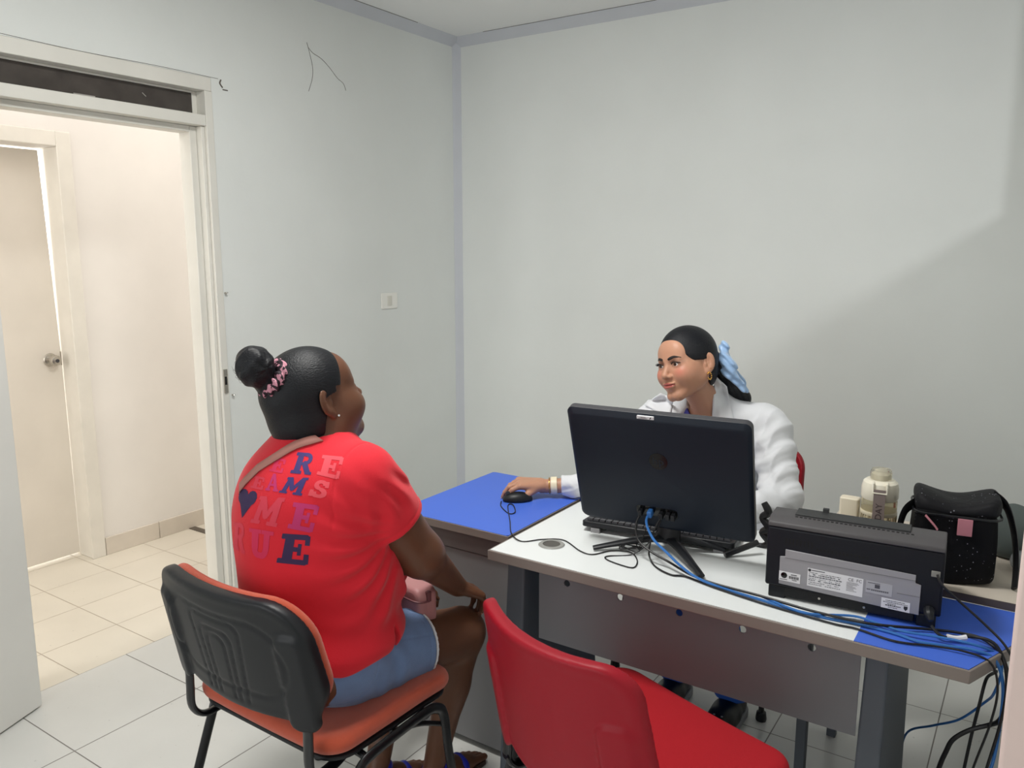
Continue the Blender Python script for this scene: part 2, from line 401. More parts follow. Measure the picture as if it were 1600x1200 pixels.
# hairline cracks
crackM = mat('crack_dark', rgb(92, 84, 78), 0.9)
def crack(name, pts, r=0.0012): return struct(G().tube([(0.0003, y, z) for y, z in pts], r, n=5).build(name, crackM))
crack('trim_10', [(-2.5, 2.306), (-2.2, 2.300), (-1.9, 2.304), (-1.62, 2.302)], 0.0009)
crack('trim_11', [(-1.606, 2.30), (-1.612, 2.285), (-1.60, 2.27)], 0.003); crack('trim_12', [(-1.60, 2.262), (-1.575, 2.262)], 0.0025)
crack('trim_13', [(-1.125, 2.545), (-1.11, 2.50), (-1.095, 2.44), (-1.10, 2.39), (-1.125, 2.33)])
crack('trim_14', [(-1.118, 2.525), (-1.09, 2.505), (-1.04, 2.49), (-0.99, 2.46), (-0.94, 2.42), (-0.90, 2.40), (-0.885, 2.37)])
# switch, wall screws
sw = empty('light_switch', (0, -0.615, 1.332), 0, 'small off-white light switch with one rocker on the left wall near the corner', 'light switch')
def rbx(g, y0, y1, z0, z1, x0, x1, r=0.006): g.prism(rrect(y0, y1, z0, z1, r), x0, x1, axis='x'); return g
rbx(G(), -0.062, 0.062, -0.042, 0.042, 0.0005, 0.007).build('switch_plate', mat('switch_ivory', rgb(238, 237, 230), 0.35), sw, bevel=0.002)
rbx(G(), -0.017, 0.015, -0.026, 0.026, 0.007, 0.0105, 0.002).build('rocker', mat('switch_ivory2', rgb(216, 214, 204), 0.35), sw, bevel=0.001)
for y, z, lb in ((-1.647, 1.418, 'small bent metal screw in the wall beside the door frame, the upper one'), (-1.64, 0.972, 'small round metal screw in the wall beside the door frame, below the strike plate')):
    g = G().tube([(0.0, y, z), (0.012, y, z)], 0.004, n=8, smooth=False); g.lathe([(0.007, 0), (0.005, 0.004), (0, 0.005)], c=(0.012, y, z), n=10)
    tag(g.build('wall_screw', steel), lb, 'screw')
# ------------------------------------------------------------------ desks
DT = 0.75
dk = empty('office_desk', (2.2, -1.8, 0), 0, 'white office desk with a blue right end and a grey modesty panel', 'desk')
dk_inv = Matrix.Translation((-2.2, 1.8, 0))
def D(): g = G(); g.X = dk_inv; return g
g = D(); g.prism([(1.680, -2.050), (2.662, -2.050), (2.662, -1.69), (2.44, -1.69), (2.44, -1.455), (1.680, -1.455)], DT-0.024, DT); g.build('tabletop', whiteT, dk, smooth=0)
g = D(); g.prism([(2.662, -2.050), (2.884, -2.050), (3.03, -1.694), (3.03, -1.69), (2.662, -1.69)], DT-0.024, DT)
tag(g.build('tabletop', blueT, dk, smooth=0), 'blue end section')
# edge band wrapping the front, the chamfer and the left end
def band(g, pts, z0, z1, t):
    n = len(pts)
    out = []
    for i in range(n):
        p = Vector(pts[i]); a = (p - Vector(pts[i-1])).normalized() if i else None; b = (Vector(pts[i+1]) - p).normalized() if i < n-1 else None
        d = (a + b).normalized() if (a and b) else (a or b); nn = Vector((d.y, -d.x)); k = 1/max(0.4, (nn.dot(Vector(((b or a).y, -(b or a).x)))))
        out.append(p + nn*t*k)
    g.prism([tuple(p) for p in pts] + [tuple(p) for p in out[::-1]], z0, z1)
g = D(); band(g, [(1.680, -1.455), (1.680, -2.050), (2.884, -2.050), (3.03, -1.694)], DT-0.030, DT-0.0006, 0.006); g.build('edge_band', edgeM, dk, bevel=0.002)
g = D(); g.X = dk_inv @ Matrix.Translation((1.807, -1.919, DT)); g.lathe([(0.026, 0.0005), (0.026, 0.003), (0.036, 0.003), (0.039, 0.0005)], n=32); g.lathe([(0.024, -0.03), (0.026, 0.0006)], n=32)
g.build('cable_grommet', mat('grommet_grey', rgb(150, 150, 146), 0.5), dk)
g = D(); g.X = dk_inv @ Matrix.Translation((1.807, -1.919, DT)); g.lathe([(0, 0.0008), (0.0258, 0.0008), (0.0258, 0.0014), (0, 0.0014)], n=32); tag(g.build('grommet_hole_shade', mat('hole_shadow_grey', rgb(88, 86, 82), 0.8), dk), 'grommet disc painted in the shade of its hollow')  # flat disc; the shade inside the hole is put into its grey
# modesty panel with a row of round holes (real holes)
def holed(x0, x1, z0, z1, y0, y1, holes, r, n=16):
    g = D(); xs = [x0] + [ (a+b)/2 for a, b in zip(holes, holes[1:]) ] + [x1]
    zc = 0.683
    for side, y in ((0, y0), (1, y1)):
        for h, a, b in zip(holes, xs, xs[1:]):
            ring = [(h + r*math.cos(2*math.pi*k/n), zc + r*math.sin(2*math.pi*k/n)) for k in range(n)]
            za, zb = 0.66, z1
            cor = [(b, zb), (a, zb), (a, za), (b, za)]
            R = [g.pt((u, y, v)) for u, v in ring]; Cc = [g.pt((u, y, v)) for u, v in cor]
            q = n/4
            for k in range(n):
                k2 = (k+1) % n; s1 = int(k//q) % 4; s2 = int(((k+1) % n)//q) % 4
                g.face((R[k], R[k2], Cc[s1]))
                if s1 != s2: g.face((R[k2], Cc[s2], Cc[s1]))
        A = [g.pt(p) for p in ((x0, y, z0), (x1, y, z0), (x1, y, 0.66), (x0, y, 0.66))]; g.face(A)
    for h in holes:
        g.tube([(h, y0, zc), (h, y1, zc)], r, n=n, smooth=False, cap=False)
    for a, b in (((x0, z0), (x1, z0)), ((x1, z0), (x1, z1)), ((x1, z1), (x0, z1)), ((x0, z1), (x0, z0))):
        g.face([g.pt(p) for p in ((a[0], y0, a[1]), (b[0], y0, b[1]), (b[0], y1, b[1]), (a[0], y1, a[1]))])
    return g
holed(1.815, 2.672, 0.495, 0.722, -2.0, -1.996, [1.906, 2.07, 2.237, 2.401, 2.565], 0.0095).build('modesty_panel', greyM, dk, smooth=0)
for x0, x1, lx in ((1.697, 1.755, 0), (2.680, 2.728, 0)):
    g = D()
    # tapered slab leg: wider at the foot, with a rounded foot plate
    g.v = []
    for z, a, b in ((0.03, -2.03, -1.50), (DT-0.030, -1.985, -1.56)):
        pass
    A = [g.pt(p) for p in ((x0-0.012, -2.015, 0.03), (x1, -2.015, 0.03), (x1, -1.50, 0.03), (x0-0.012, -1.50, 0.03))]
    Bq = [g.pt(p) for p in ((x0, -1.985, DT-0.031), (x1, -1.985, DT-0.031), (x1, -1.60, DT-0.031), (x0, -1.60, DT-0.031))]
    g.face(A[::-1]); g.face(Bq)
    for k in range(4): g.face((A[k], A[(k+1) % 4], Bq[(k+1) % 4], Bq[k]))
    l = g.build('leg', greyD, dk, bevel=0.006, seg=3)
    g = D(); g.box(x0-0.02, x1+0.008, -2.03, -1.48, 0.0, 0.03); g.build('foot_rail', blackM, l, bevel=0.006)
# left pedestal with blue top
pd = empty('pedestal_cabinet', (1.45, -1.67, 0), 0, 'grey drawer pedestal with a blue top at the left end of the white desk', 'cabinet')
pinv = Matrix.Translation((-1.45, 1.67, 0))
def Pg(): g = G(); g.X = pinv; return g
Pg().prism(rrect(1.226, 1.666, -1.940, -1.385, 0.012), DT-0.020, DT+0.004).build('tabletop', blueT, pd, smooth=0)
g = Pg(); band(g, [(1.226, -1.385), (1.226, -1.940), (1.6665, -1.940), (1.6665, -1.50)], DT-0.022, DT+0.003, 0.003); g.build('edge_band', edgeM, pd, bevel=0.001)
g = Pg(); g.box(1.24, 1.662, -1.925, -1.40, 0.02, 0.665); g.build('cabinet_body', pedM, pd, bevel=0.003)
g = Pg(); g.box(1.236, 1.664, -1.932, -1.39, 0.669, 0.728); g.build('cabinet_rail', mat('rail_taupe', rgb(104, 97, 96), 0.55), pd, bevel=0.002)
g = Pg(); g.box(1.26, 1.65, -1.90, -1.42, 0, 0.02); g.build('plinth', blackM, pd)
for k in range(3):
    z0 = 0.03 + k*0.21
    g = Pg(); g.box(1.245, 1.660, -1.40, -1.383, z0, z0+0.2); dr = g.build('drawer', pedM, pd, bevel=0.002)
    g = Pg(); g.tube([(1.40, -1.383, z0+0.15), (1.40, -1.36, z0+0.15), (1.50, -1.36, z0+0.15), (1.50, -1.383, z0+0.15)], 0.005, smooth=False); g.build('handle', steel, dr)
# beige side table on the right
st = empty('side_table', (2.75, -1.43, 0), 0, 'beige topped side table behind the blue desk end, under the black bag', 'table')
sinv = Matrix.Translation((-2.75, 1.43, 0))
g = G(); g.X = sinv; g.box(2.45, 3.085, -1.686, -1.180, 0.752, 0.770); g.build('tabletop', beigeT, st)
g = G(); g.X = sinv; g.box(2.45, 3.085, -1.689, -1.686, 0.751, 0.770); g.build('edge_band', mat('dark_brown_edge', rgb(88, 78, 72), 0.5), st)
for x in (2.48, 3.05):
    for y in (-1.65, -1.21):
        g = G(); g.X = sinv; g.box(x-0.014, x+0.014, y-0.014, y+0.014, 0, 0.751); g.build('leg', greyD, st, bevel=0.002)
# ------------------------------------------------------------------ chairs
def rr2(x, y, hx, hy, r):
    qx = np.abs(x) - hx + r; qy = np.abs(y) - hy + r
    return np.hypot(np.maximum(qx, 0), np.maximum(qy, 0)) + np.minimum(np.maximum(qx, qy), 0) - r
def slab(d2, w, hw, k=0.015): return smax(d2, np.abs(w) - hw, k)
BT = math.radians(11)                                   # recline of the backrest
def back_uvw(P, z0, y0, curve):
    dz = P[:, 2] - z0; dy = P[:, 1] - y0
    v = dz*math.cos(BT) - dy*math.sin(BT); w = dy*math.cos(BT) + dz*math.sin(BT)
    return P[:, 0], v, w - curve * P[:, 0]**2
def make_chair(name, label, cushion, shell, group, padded, w_top=0.242, hback=0.345, z0=0.50, cv=0.75, taper=-0.03, rc=0.085):
    t = empty(name, (0, 0, 0), 0, label, 'chair', group)
    # seat cushion
    def seat(P):
        x, y, z = P[:, 0], P[:, 1], P[:, 2]
        zz = z - 0.462 + 0.10*np.clip(y-0.10, 0, 1)**1.5 - 0.35*x*x*0.25 + 0.05*np.abs(y+0.02)**2
        return slab(rr2(x, y - 0.022, 0.276 - 0.03*np.clip(-y, 0, 1), 0.226, 0.07), zz, 0.024, 0.03)
    sdf_object('seat', seat, (-.30, -.26, .38), (.30, .29, .53), 0.006, cushion, t)
    def pan(P):
        x, y, z = P[:, 0], P[:, 1], P[:, 2]
        return slab(rr2(x, y - 0.022, 0.266 - 0.03*np.clip(-y, 0, 1), 0.216, 0.07), z - 0.432 + 0.10*np.clip(y-0.10, 0, 1)**1.5, 0.007, 0.008)
    sdf_object('seat_pan', pan, (-.30, -.26, .38), (.30, .29, .47), 0.005, blackP, t)
    y0 = -0.262; lx = w_top - 0.046
    def outline(u, v, ins):
        hw = (w_top + taper*(0.5 - v/hback)) - ins
        return rr2(u*w_top/np.maximum(hw + ins, .05), v - hback/2, w_top - ins, hback/2 - ins, rc)
    def back(P):
        u, v, w = back_uvw(P, z0, y0, cv)
        d = slab(outline(u, v, 0), w, 0.009, 0.012)
        rim = smax(np.abs(outline(u, v, 0) + 0.007) - 0.007, np.abs(w - 0.010) - 0.014, 0.008)
        d = smin(d, rim, 0.012)
        # raised side lugs that take the frame, and the pressed centre lines
        lug = smax(rr2(np.abs(u) - lx, v - 0.105, 0.034, 0.125, 0.025), np.abs(w + 0.008) - 0.013, 0.012)
        d = smin(d, lug, 0.015)
        if padded:
            for k, (a, top) in enumerate(((0.092, 0.235), (0.060, 0.205), (0.034, 0.19))):
                wd = a*(0.75 + 0.25*np.clip(v/0.25, 0, 1)) ; arch = np.abs(rr2(u, v - (top-0.02)/2, wd, (top+0.02)/2 , 0.03))
                d = d + 0.003*np.exp(-(arch/0.0045)**2)*(v > 0.02)
            d = d + 0.003*np.exp(-((outline(u, v, 0.055))/0.006)**2)
        return d
    sdf_object('back_shell', back, (-.30, -.42, .44), (.30, -.12, .89), 0.0045, shell, t)
    if padded:
        def pad(P):
            u, v, w = back_uvw(P, z0, y0, cv)
            return slab(outline(u, v, 0.006), w - 0.034, 0.019, 0.024)
        sdf_object('backrest', pad, (-.30, -.42, .44), (.30, -.08, .89), 0.005, cushion, t)
    fl = (1.0, 0.62)
    for s in (-1, 1):
        x = 0.272*s
        g = G(); g.tube([(x+0.018*s, 0.235, 0.012), (x+0.004*s, 0.20, 0.25), (x, 0.185, 0.37), (x, 0.155, 0.408), (x, 0.10, 0.418), (x, -0.06, 0.412), (x, -0.125, 0.395), (x, -0.150, 0.345), (x+0.006*s, -0.20, 0.20), (x+0.018*s, -0.265, 0.012)], 0.0145, n=14, flat=(1.0, 0.62), up=(0, 1, 0.1), sub=5)
        lg = g.build('leg', blackM, t)
        for yy in (0.235, -0.265):
            g = G(); g.lathe([(0.017, 0), (0.019, 0.006), (0.016, 0.03), (0.013, 0.032)], c=(x+0.018*s, yy, 0), n=14); g.build('rubber_foot', blackP, lg)
        g = G(); g.tube([(lx*s, y0-0.008+cv*lx*lx-0.195*(z0+0.07-z0), z0+0.07), (lx*s, y0-0.008+cv*lx*lx, z0-0.01), (lx*s, y0-0.004+cv*lx*lx*0.9, z0-0.05), (lx*s, y0+0.012+cv*lx*lx*0.5, 0.435), (lx*0.98*s, -0.20, 0.402), (lx*0.95*s, -0.13, 0.405), (0.18*s, -0.02, 0.418)], 0.015, n=12, flat=(0.55, 1.0), up=(0, 1, 0), sub=5)
        g.build('back_bracket', blackM, t)
    for y in (0.12, -0.10):
        G().tube([(-0.272, y, 0.402), (-0.2, y, 0.415), (0.2, y, 0.415), (0.272, y, 0.402)], 0.010, n=10).build('crossbar', blackM, t)
    for s in (-1, 1):
        G().tube([(0.266*s, 0.185, 0.345), (0.245*s, 0.12, 0.372), (0.235*s, 0.02, 0.398)], 0.007, n=8).build('brace', blackM, t)
    return t
ch1 = make_chair('visitor_chair', 'orange upholstered visitor chair with black plastic back, under the woman in red', orangeF, blackP, None, True, 0.270, 0.305, 0.545, 0.7, 0.03, 0.105)
ch1.location = (1.432, -2.486, 0); ch1.rotation_euler[2] = math.radians(-1)
ch2 = make_chair('visitor_chair', 'empty red chair in the foreground, in front of the white desk', redF, redP, None, False, 0.242, 0.352, 0.485, 1.25, 0.02, 0.07)
ch2.location = (2.249, -2.277, 0); ch2.rotation_euler[2] = math.radians(-18.5)
ch3 = copy_tree(ch2); ch3.location = (1.985, -1.00, 0); ch3.rotation_euler[2] = math.radians(176)
ch3['label'] = 'red chair behind the desk, hidden under the woman in the white coat'
# ------------------------------------------------------------------ computer, printer and the rest on the desks
def text_mesh(s, size, name='t', extrude=0.0):
    cu = bpy.data.curves.new(name, 'FONT'); cu.body = s; cu.size = size; cu.align_x = 'CENTER'; cu.align_y = 'CENTER'; cu.resolution_u = 3
    o = bpy.data.objects.new(name, cu); COL.objects.link(o)
    dg = bpy.context.evaluated_depsgraph_get(); dg.update(); me = bpy.data.meshes.new_from_object(o.evaluated_get(dg))
    vs = [tuple(v.co) for v in me.vertices]; fs = [tuple(p.vertices) for p in me.polygons]
    bpy.data.objects.remove(o); bpy.data.curves.remove(cu); bpy.data.meshes.remove(me)
    return vs, fs
def add_text(g, s, size, X):
    vs, fs = text_mesh(s, size); old = g.X; g.X = X if old is None else old @ X
    ids = [g.pt(v) for v in vs]; g.X = old
    for f in fs: g.face([ids[i] for i in f])
    return g
# --- all-in-one computer, seen from behind
yaw, tilt = math.radians(5.34), math.radians(19.6)
a = Vector((math.cos(yaw), math.sin(yaw), 0)); nn = Vector((math.sin(yaw), -math.cos(yaw), 0))
u = Vector((0, 0, 1))*math.cos(tilt) + nn*math.sin(tilt); wv = a.cross(u) * -1     # wv points away from the camera
B0 = Vector((2.102, -1.793, 0.818))
TM = Matrix(((a.x, wv.x, u.x, B0.x), (a.y, wv.y, u.y, B0.y), (a.z, wv.z, u.z, B0.z), (0, 0, 0, 1)))
pc = empty('computer_monitor', B0, 0, 'black all-in-one computer seen from behind, cables in its back, standing on the white desk', 'computer')
PI_ = Matrix.Translation(-B0)
def Mo(): g = G(); g.X = PI_ @ TM; return g
if (a.cross(wv)).dot(u) < 0: pass
W, Hh = 0.253, 0.373
Mo().prism(rrect(-W, W, 0, Hh, 0.018, 6), 0.006, 0.030, axis='y').build('bezel', darkG, pc, bevel=0.003)
g = Mo()
def shell(s_, t_):
    x = -W + 2*W*s_; z = Hh*t_
    e = max(abs(2*s_-1)**6, abs(2*t_-1)**8)
    return (x, 0.006*1 - 0.008 + 0.012*e + 0.004, z)
poly0 = rrect(-W, W, 0, Hh, 0.018, 6); poly1 = rrect(-W+0.006, W-0.006, 0.004, Hh-0.014, 0.02, 6); poly2 = rrect(-W+0.012, W-0.012, 0.012, Hh-0.020, 0.02, 6)
R0 = [g.pt((x, 0.007, z)) for x, z in poly0]; R1 = [g.pt((x, 0.0, z)) for x, z in poly1]; R2 = [g.pt((x, -0.002, z)) for x, z in poly2]
n = len(R0)
for A_, B_ in ((R0, R1), (R1, R2)):
    for k in range(n): g.face((A_[k], A_[(k+1) % n], B_[(k+1) % n], B_[k]))
g.face(R2); g.face(R0[::-1])
g.build('back_cover', monM, pc, smooth=50)
Mo().prism(rrect(-W+0.018, W-0.018, 0.02, Hh-0.018, 0.003), 0.030, 0.0312, axis='y').build('screen', mat('screen_glass', rgb(16, 18, 22), 0.08), pc)
g = Mo(); g.prism(rrect(-0.047, 0.0005, Hh-0.0155, Hh-0.004, 0.002), 0.0005, 0.0045, axis='y'); stt = g.build('sticker', paperM, pc)
# the sticker sits on the sloped upper rim
g = Mo()
for k, (x0, x1, zz) in enumerate(((-0.036, -0.022, 0.0078), (-0.042, -0.017, 0.0100))): g.box(x0, x1, 0.0001, 0.0005, Hh-zz-0.0010, Hh-zz)
g.prism([(-0.012, Hh-0.0115), (-0.009, Hh-0.0115), (-0.006, Hh-0.006), (-0.009, Hh-0.006)], 0.0001, 0.0005, axis='y'); g.build('sticker_print', inkM, stt)
logoX = Matrix.Translation((0.003, -0.0022, 0.232)) @ Matrix.Rotation(math.radians(90), 4, 'X')
gloss = mat('gloss_black', rgb(8, 9, 12), 0.12)
g = Mo(); g.X = g.X @ logoX; g.lathe([(0.0, 0), (0.026, 0), (0.026, 0.0009), (0, 0.0009)], n=40); lg = g.build('logo', gloss, pc, smooth=30)
g = Mo(); g.X = g.X @ logoX @ Matrix.Translation((0, 0, 0.0012)) @ Matrix.Shear('XY', 4, (0.25, 0)) ; add_text(g, 'hp', 0.034, Matrix.Identity(4)); g.build('logo_lettering', monM, lg, smooth=0)
g = Mo(); g.prism(rrect(-0.075, 0.045, 0.045, 0.075, 0.01), -0.0025, -0.0005, axis='y'); po = g.build('port_recess', gloss, pc)
for x in (-0.06, 0.0, 0.02, 0.035):
    g = Mo(); g.box(x-0.006, x+0.006, -0.02, -0.002, 0.048, 0.066); g.build('plug', blackP, pc, bevel=0.002)
g = Mo(); g.box(-0.038, -0.024, -0.024, -0.002, 0.050, 0.070); tag(g.build('plug', blueCab, pc, bevel=0.003), 'blue network plug')
# stand: a hub with four splayed feet
def wpt(x, y, z): return (x-B0.x, y-B0.y, z-B0.z)
hub = (2.105, -1.765)
G().tube([wpt(2.105, -1.755, 0.84), wpt(hub[0], hub[1], 0.80), wpt(hub[0], hub[1], 0.775)], 0.02, n=14, flat=(1, 1.8)).build('stand_neck', blackP, pc)
for ex, ey in ((1.930, -1.893), (2.262, -1.915), (2.250, -1.700), (2.00, -1.62)):
    g = G(); g.tube([wpt(hub[0], hub[1], 0.782), wpt((hub[0]*2+ex)/3, (hub[1]*2+ey)/3, 0.782), wpt((hub[0]+ex*3)/4, (hub[1]+3*ey)/4, 0.768), wpt(ex, ey, 0.7585)], [0.013, 0.012, 0.009, 0.0075], n=10, flat=(0.8, 1.25))
    g.build('stand_foot', blackP, pc)
G().tube([wpt(2.262, -1.735, 0.757), wpt(2.33, -1.66, 0.785)], [0.008, 0.009], n=10, smooth=False).build('prop_foot', blackM, pc)
# --- keyboard behind the computer, rear edge raised on two flip feet
kb = empty('keyboard', (2.05, -1.70, 0.75), math.radians(8), 'black keyboard lying on the white desk behind the computer screen', 'keyboard')
g = G(); g.X = Matrix.Rotation(math.radians(-5), 4, 'X')
g.prism(rrect(-0.235, 0.225, -0.035, 0.10, 0.012), 0.012, 0.030); g.build('keyboard_body', blackP, kb, bevel=0.003)
for r_ in range(4):
    g = G(); g.X = Matrix.Rotation(math.radians(-5), 4, 'X')
    for c_ in range(22): g.box(-0.222+0.0198*c_, -0.222+0.0198*c_+0.0165, -0.02+0.026*r_, -0.02+0.026*r_+0.02, 0.030, 0.036)
    g.build('key_row', darkG, kb)
for x in (-0.19, 0.18): G().box(x-0.014, x+0.014, -0.036, -0.028, 0.0, 0.014).build('flip_foot', mat('grey_foot', rgb(150, 150, 152), 0.4), kb)
# --- mouse with its cable
ms = empty('computer_mouse', (1.500, -1.640, DT+0.004), math.radians(-48), 'black computer mouse under the hand of the woman in the white coat', 'mouse')
def mouse(P):
    x, y, z = P[:, 0], P[:, 1], P[:, 2]
    return smax(ell(P, (0, 0.004, 0.005), (0.029, 0.052, 0.027)), -z + 0.0005, 0.004)
sdf_object('mouse_body', mouse, (-.04, -.07, -.01), (.04, .07, .045), 0.002, blackP, ms)
g = G(); g.X = Matrix.Translation((0, -0.030, 0.028)) @ Matrix.Rotation(math.radians(90), 4, 'Y'); g.lathe([(0, -0.003), (0.008, -0.003), (0.008, 0.003), (0, 0.003)], n=14); g.build('scroll_wheel', darkG, ms)
mc = [(1.467, -1.684, 0.758), (1.493, -1.723, 0.7555), (1.555, -1.769, 0.7555), (1.566, -1.748, 0.757), (1.518, -1.690, 0.7575), (1.509, -1.706, 0.7555), (1.600, -1.829, 0.7555), (1.668, -1.922, 0.757), (1.723, -1.950, 0.7525), (1.766, -1.902, 0.7525), (1.82, -1.873, 0.7525), (1.904, -1.922, 0.7525), (1.946, -1.925, 0.7525), (1.977, -1.872, 0.7525), (2.027, -1.851, 0.7525), (2.07, -1.897, 0.7525), (2.083, -1.948, 0.7525), (2.046, -1.951, 0.7525), (1.995, -1.936, 0.7525), (1.988, -1.912, 0.7525), (2.043, -1.864, 0.755), (2.085, -1.83, 0.80), (2.10, -1.80, 0.86)]
g = G(); g.X = Matrix.Rotation(math.radians(48), 4, 'Z') @ Matrix.Translation((-1.5, 1.64, -DT-0.004)); g.tube(mc, 0.0019, n=6, sub=8); g.build('mouse_cable', blackCab, ms)
# --- printer seen from behind
pr = empty('printer', (2.612, -1.800, DT), math.radians(4.5), 'black printer with a silver rear plate and white stickers on the desk', 'printer')
pw, pdp, ph = 0.194, 0.108, 0.205
g = G(); g.prism([(-pdp, 0.030), (pdp, 0.030), (pdp, 0.095), (0.03, ph-0.030), (0.0, ph-0.022), (-pdp, ph-0.022)], -pw, pw, axis='x'); g.build('printer_body', mat('printer_black', rgb(13, 15, 25), 0.45, spec=0.35), pr, bevel=0.006, seg=3)
g = G(); g.prism([(-pdp-0.001, ph-0.0225), (-pdp, ph-0.012), (-pdp+0.022, ph), (-0.016, ph-0.001), (0.012, ph-0.014), (0.02, ph-0.0225)], -pw+0.001, pw-0.001, axis='x'); g.build('top_cover', mat('printer_cover_grey', rgb(78, 76, 78), 0.55), pr, bevel=0.003)
G().box(-0.138, 0.118, -0.066, -0.014, ph-0.002, ph+0.004).build('output_tray', mat('tray_grey', rgb(50, 51, 52), 0.6), pr, bevel=0.001)
G().box(-0.080, -0.066, -0.024, -0.014, ph+0.003, ph+0.014).build('paper_stop', mat('tray_grey', 0), pr, bevel=0.001)
g = G()
for k in range(26): g.box(-0.135+0.0102*k, -0.135+0.0102*k+0.006, -pdp+0.028, -pdp+0.034, ph-0.0015, ph+0.0008)
tag(g.build('vent_row', mat('vent_black', rgb(16, 16, 18), 0.8), pr), kind='stuff')
g = G()
for k in range(8): g.box(-0.150+0.0085*k, -0.150+0.0085*k+0.0035, -pdp-0.0006, -pdp, 0.143, 0.158)
for k in range(14): g.box(-0.078+0.0085*k, -0.078+0.0085*k+0.0045, -pdp-0.0006, -pdp, 0.139, 0.145)
tag(g.build('side_vents', mat('vent_black', 0), pr), kind='stuff')
plM = mat('galvanised_plate', rgb(158, 157, 162), 0.5, metal=0.25, var=0.05, vscale=8)
g = G(); g.prism([(-0.160, 0.040), (0.150, 0.028), (0.150, 0.100), (0.138, 0.103), (0.138, 0.122), (-0.148, 0.130), (-0.148, 0.112), (-0.160, 0.110)], -pdp-0.004, -pdp-0.0005, axis='y'); rp = g.build('rear_plate', plM, pr, bevel=0.001)
g = G(); g.box(-0.148, 0.138, -pdp-0.0048, -pdp-0.004, 0.108, 0.1095); g.box(0.102, 0.149, -pdp-0.0046, -pdp-0.004, 0.071, 0.0725); g.build('plate_fold', mat('plate_shade', rgb(120, 120, 124), 0.5), rp)
def sticker(x0, x1, z0, z1, name='sticker', m=paperM, sl=-0.03):
    g = G(); y = -pdp-0.0044
    A = [g.pt(p) for p in ((x0, y, z0), (x1, y, z0+sl*(x1-x0)), (x1, y, z1+sl*(x1-x0)), (x0, y, z1))]; g.face(A)
    o = g.build(name, m, pr, smooth=0, solid=0.0004); return o
def lines(o, items, m=inkM, depth=0.0049):
    g = G()
    for x0, x1, z0, z1 in items: 
        A = [g.pt(p) for p in ((x0, -pdp-depth, z0), (x1, -pdp-depth, z0), (x1, -pdp-depth, z1), (x0, -pdp-depth, z1))]; g.face(A)
    return g.build('print', m, o, smooth=0)
s1 = sticker(-0.160, -0.110, 0.050, 0.074)
it = [(-0.136+0.0021*k, -0.136+0.0021*k+(0.0012 if k % 3 else 0.0016), 0.0575, 0.0645) for k in range(11)] + [(-0.132, -0.118, 0.067, 0.069), (-0.158, -0.140, 0.0528, 0.0542), (-0.129, -0.118, 0.0540, 0.0555)]
lines(s1, it)
g = G(); g.X = Matrix.Translation((-0.148, -pdp-0.0049, 0.064)) @ Matrix.Rotation(math.radians(90), 4, 'X'); g.lathe([(0, 0), (0.0075, 0), (0.0065, 0.0003), (0, 0.0003)], n=14); g.build('emblem', gloss, s1)
s2 = sticker(-0.094, 0.030, 0.049, 0.094)
it = []; rs = random.Random(3)
for r_ in range(7):
    x = -0.091; z = 0.0825 - 0.0048*r_ - 0
    while x < -0.020:
        l = rs.choice([0.002, 0.0035, 0.006]); it.append((x, x+l, z, z+(0.0024 if r_ in (1, 2, 4) else 0.0014))); x += l + 0.0012 + (0.006 if rs.random() < .18 else 0)
for r_ in range(9): it.append((-0.006, -0.006 + rs.uniform(0.012, 0.028), 0.076-0.0026*r_, 0.0768-0.0026*r_))
it += [(-0.085, -0.055, 0.0885, 0.0905)]
lines(s2, it, mat('print_grey', rgb(84, 84, 92), 0.6))
g = G(); g.X = Matrix.Translation((0.012, -pdp-0.0049, 0.083)) @ Matrix.Rotation(math.radians(90), 4, 'X'); add_text(g, 'CE  FC', 0.0105, Matrix.Identity(4)); g.build('certification_marks', inkM, s2, smooth=0)
g = G(); g.X = Matrix.Translation((-0.0895, -pdp-0.0049, 0.0890)) @ Matrix.Rotation(math.radians(90), 4, 'X'); g.lathe([(0.0017, 0), (0.0034, 0), (0.0034, 0.0002), (0.0017, 0.0002)], n=18); g.build('logo', inkM, s2)
s3 = sticker(0.036, 0.092, 0.061, 0.090, m=mat('sticker_faded', rgb(176, 176, 182), 0.5))
it = [(0.048+0.0021*k, 0.048+0.0021*k+(0.0010 if k % 2 else 0.0016), 0.0665, 0.0705) for k in range(18)] + [(0.038, 0.046, 0.068, 0.070), (0.040, 0.066, 0.0845, 0.086), (0.055, 0.066, 0.074, 0.083)]
lines(s3, it, mat('print_grey', 0))
s4 = sticker(0.071, 0.131, 0.031, 0.055)
it = []
for r_, (x0, x1) in enumerate(((0.080, 0.120), (0.075, 0.126), (0.084, 0.102), (0.080, 0.112), (0.086, 0.106))):
    x = x0
    while x < x1: l = rs.choice([0.002, 0.004]); it.append((x, min(x+l, x1), 0.0495-0.0040*r_, 0.0510-0.0040*r_+(0.001 if r_ == 3 else 0))); x += l + 0.0008
lines(s4, it)
g = G(); g.X = Matrix.Translation((0.1225, -pdp-0.0049, 0.0385)); g.prism([(-0.004, 0.005), (0.004, 0.005), (0.004, -0.001), (0, -0.006), (-0.004, -0.001)], 0, 0.0003, axis='y'); g.build('shield_mark', inkM, s4)
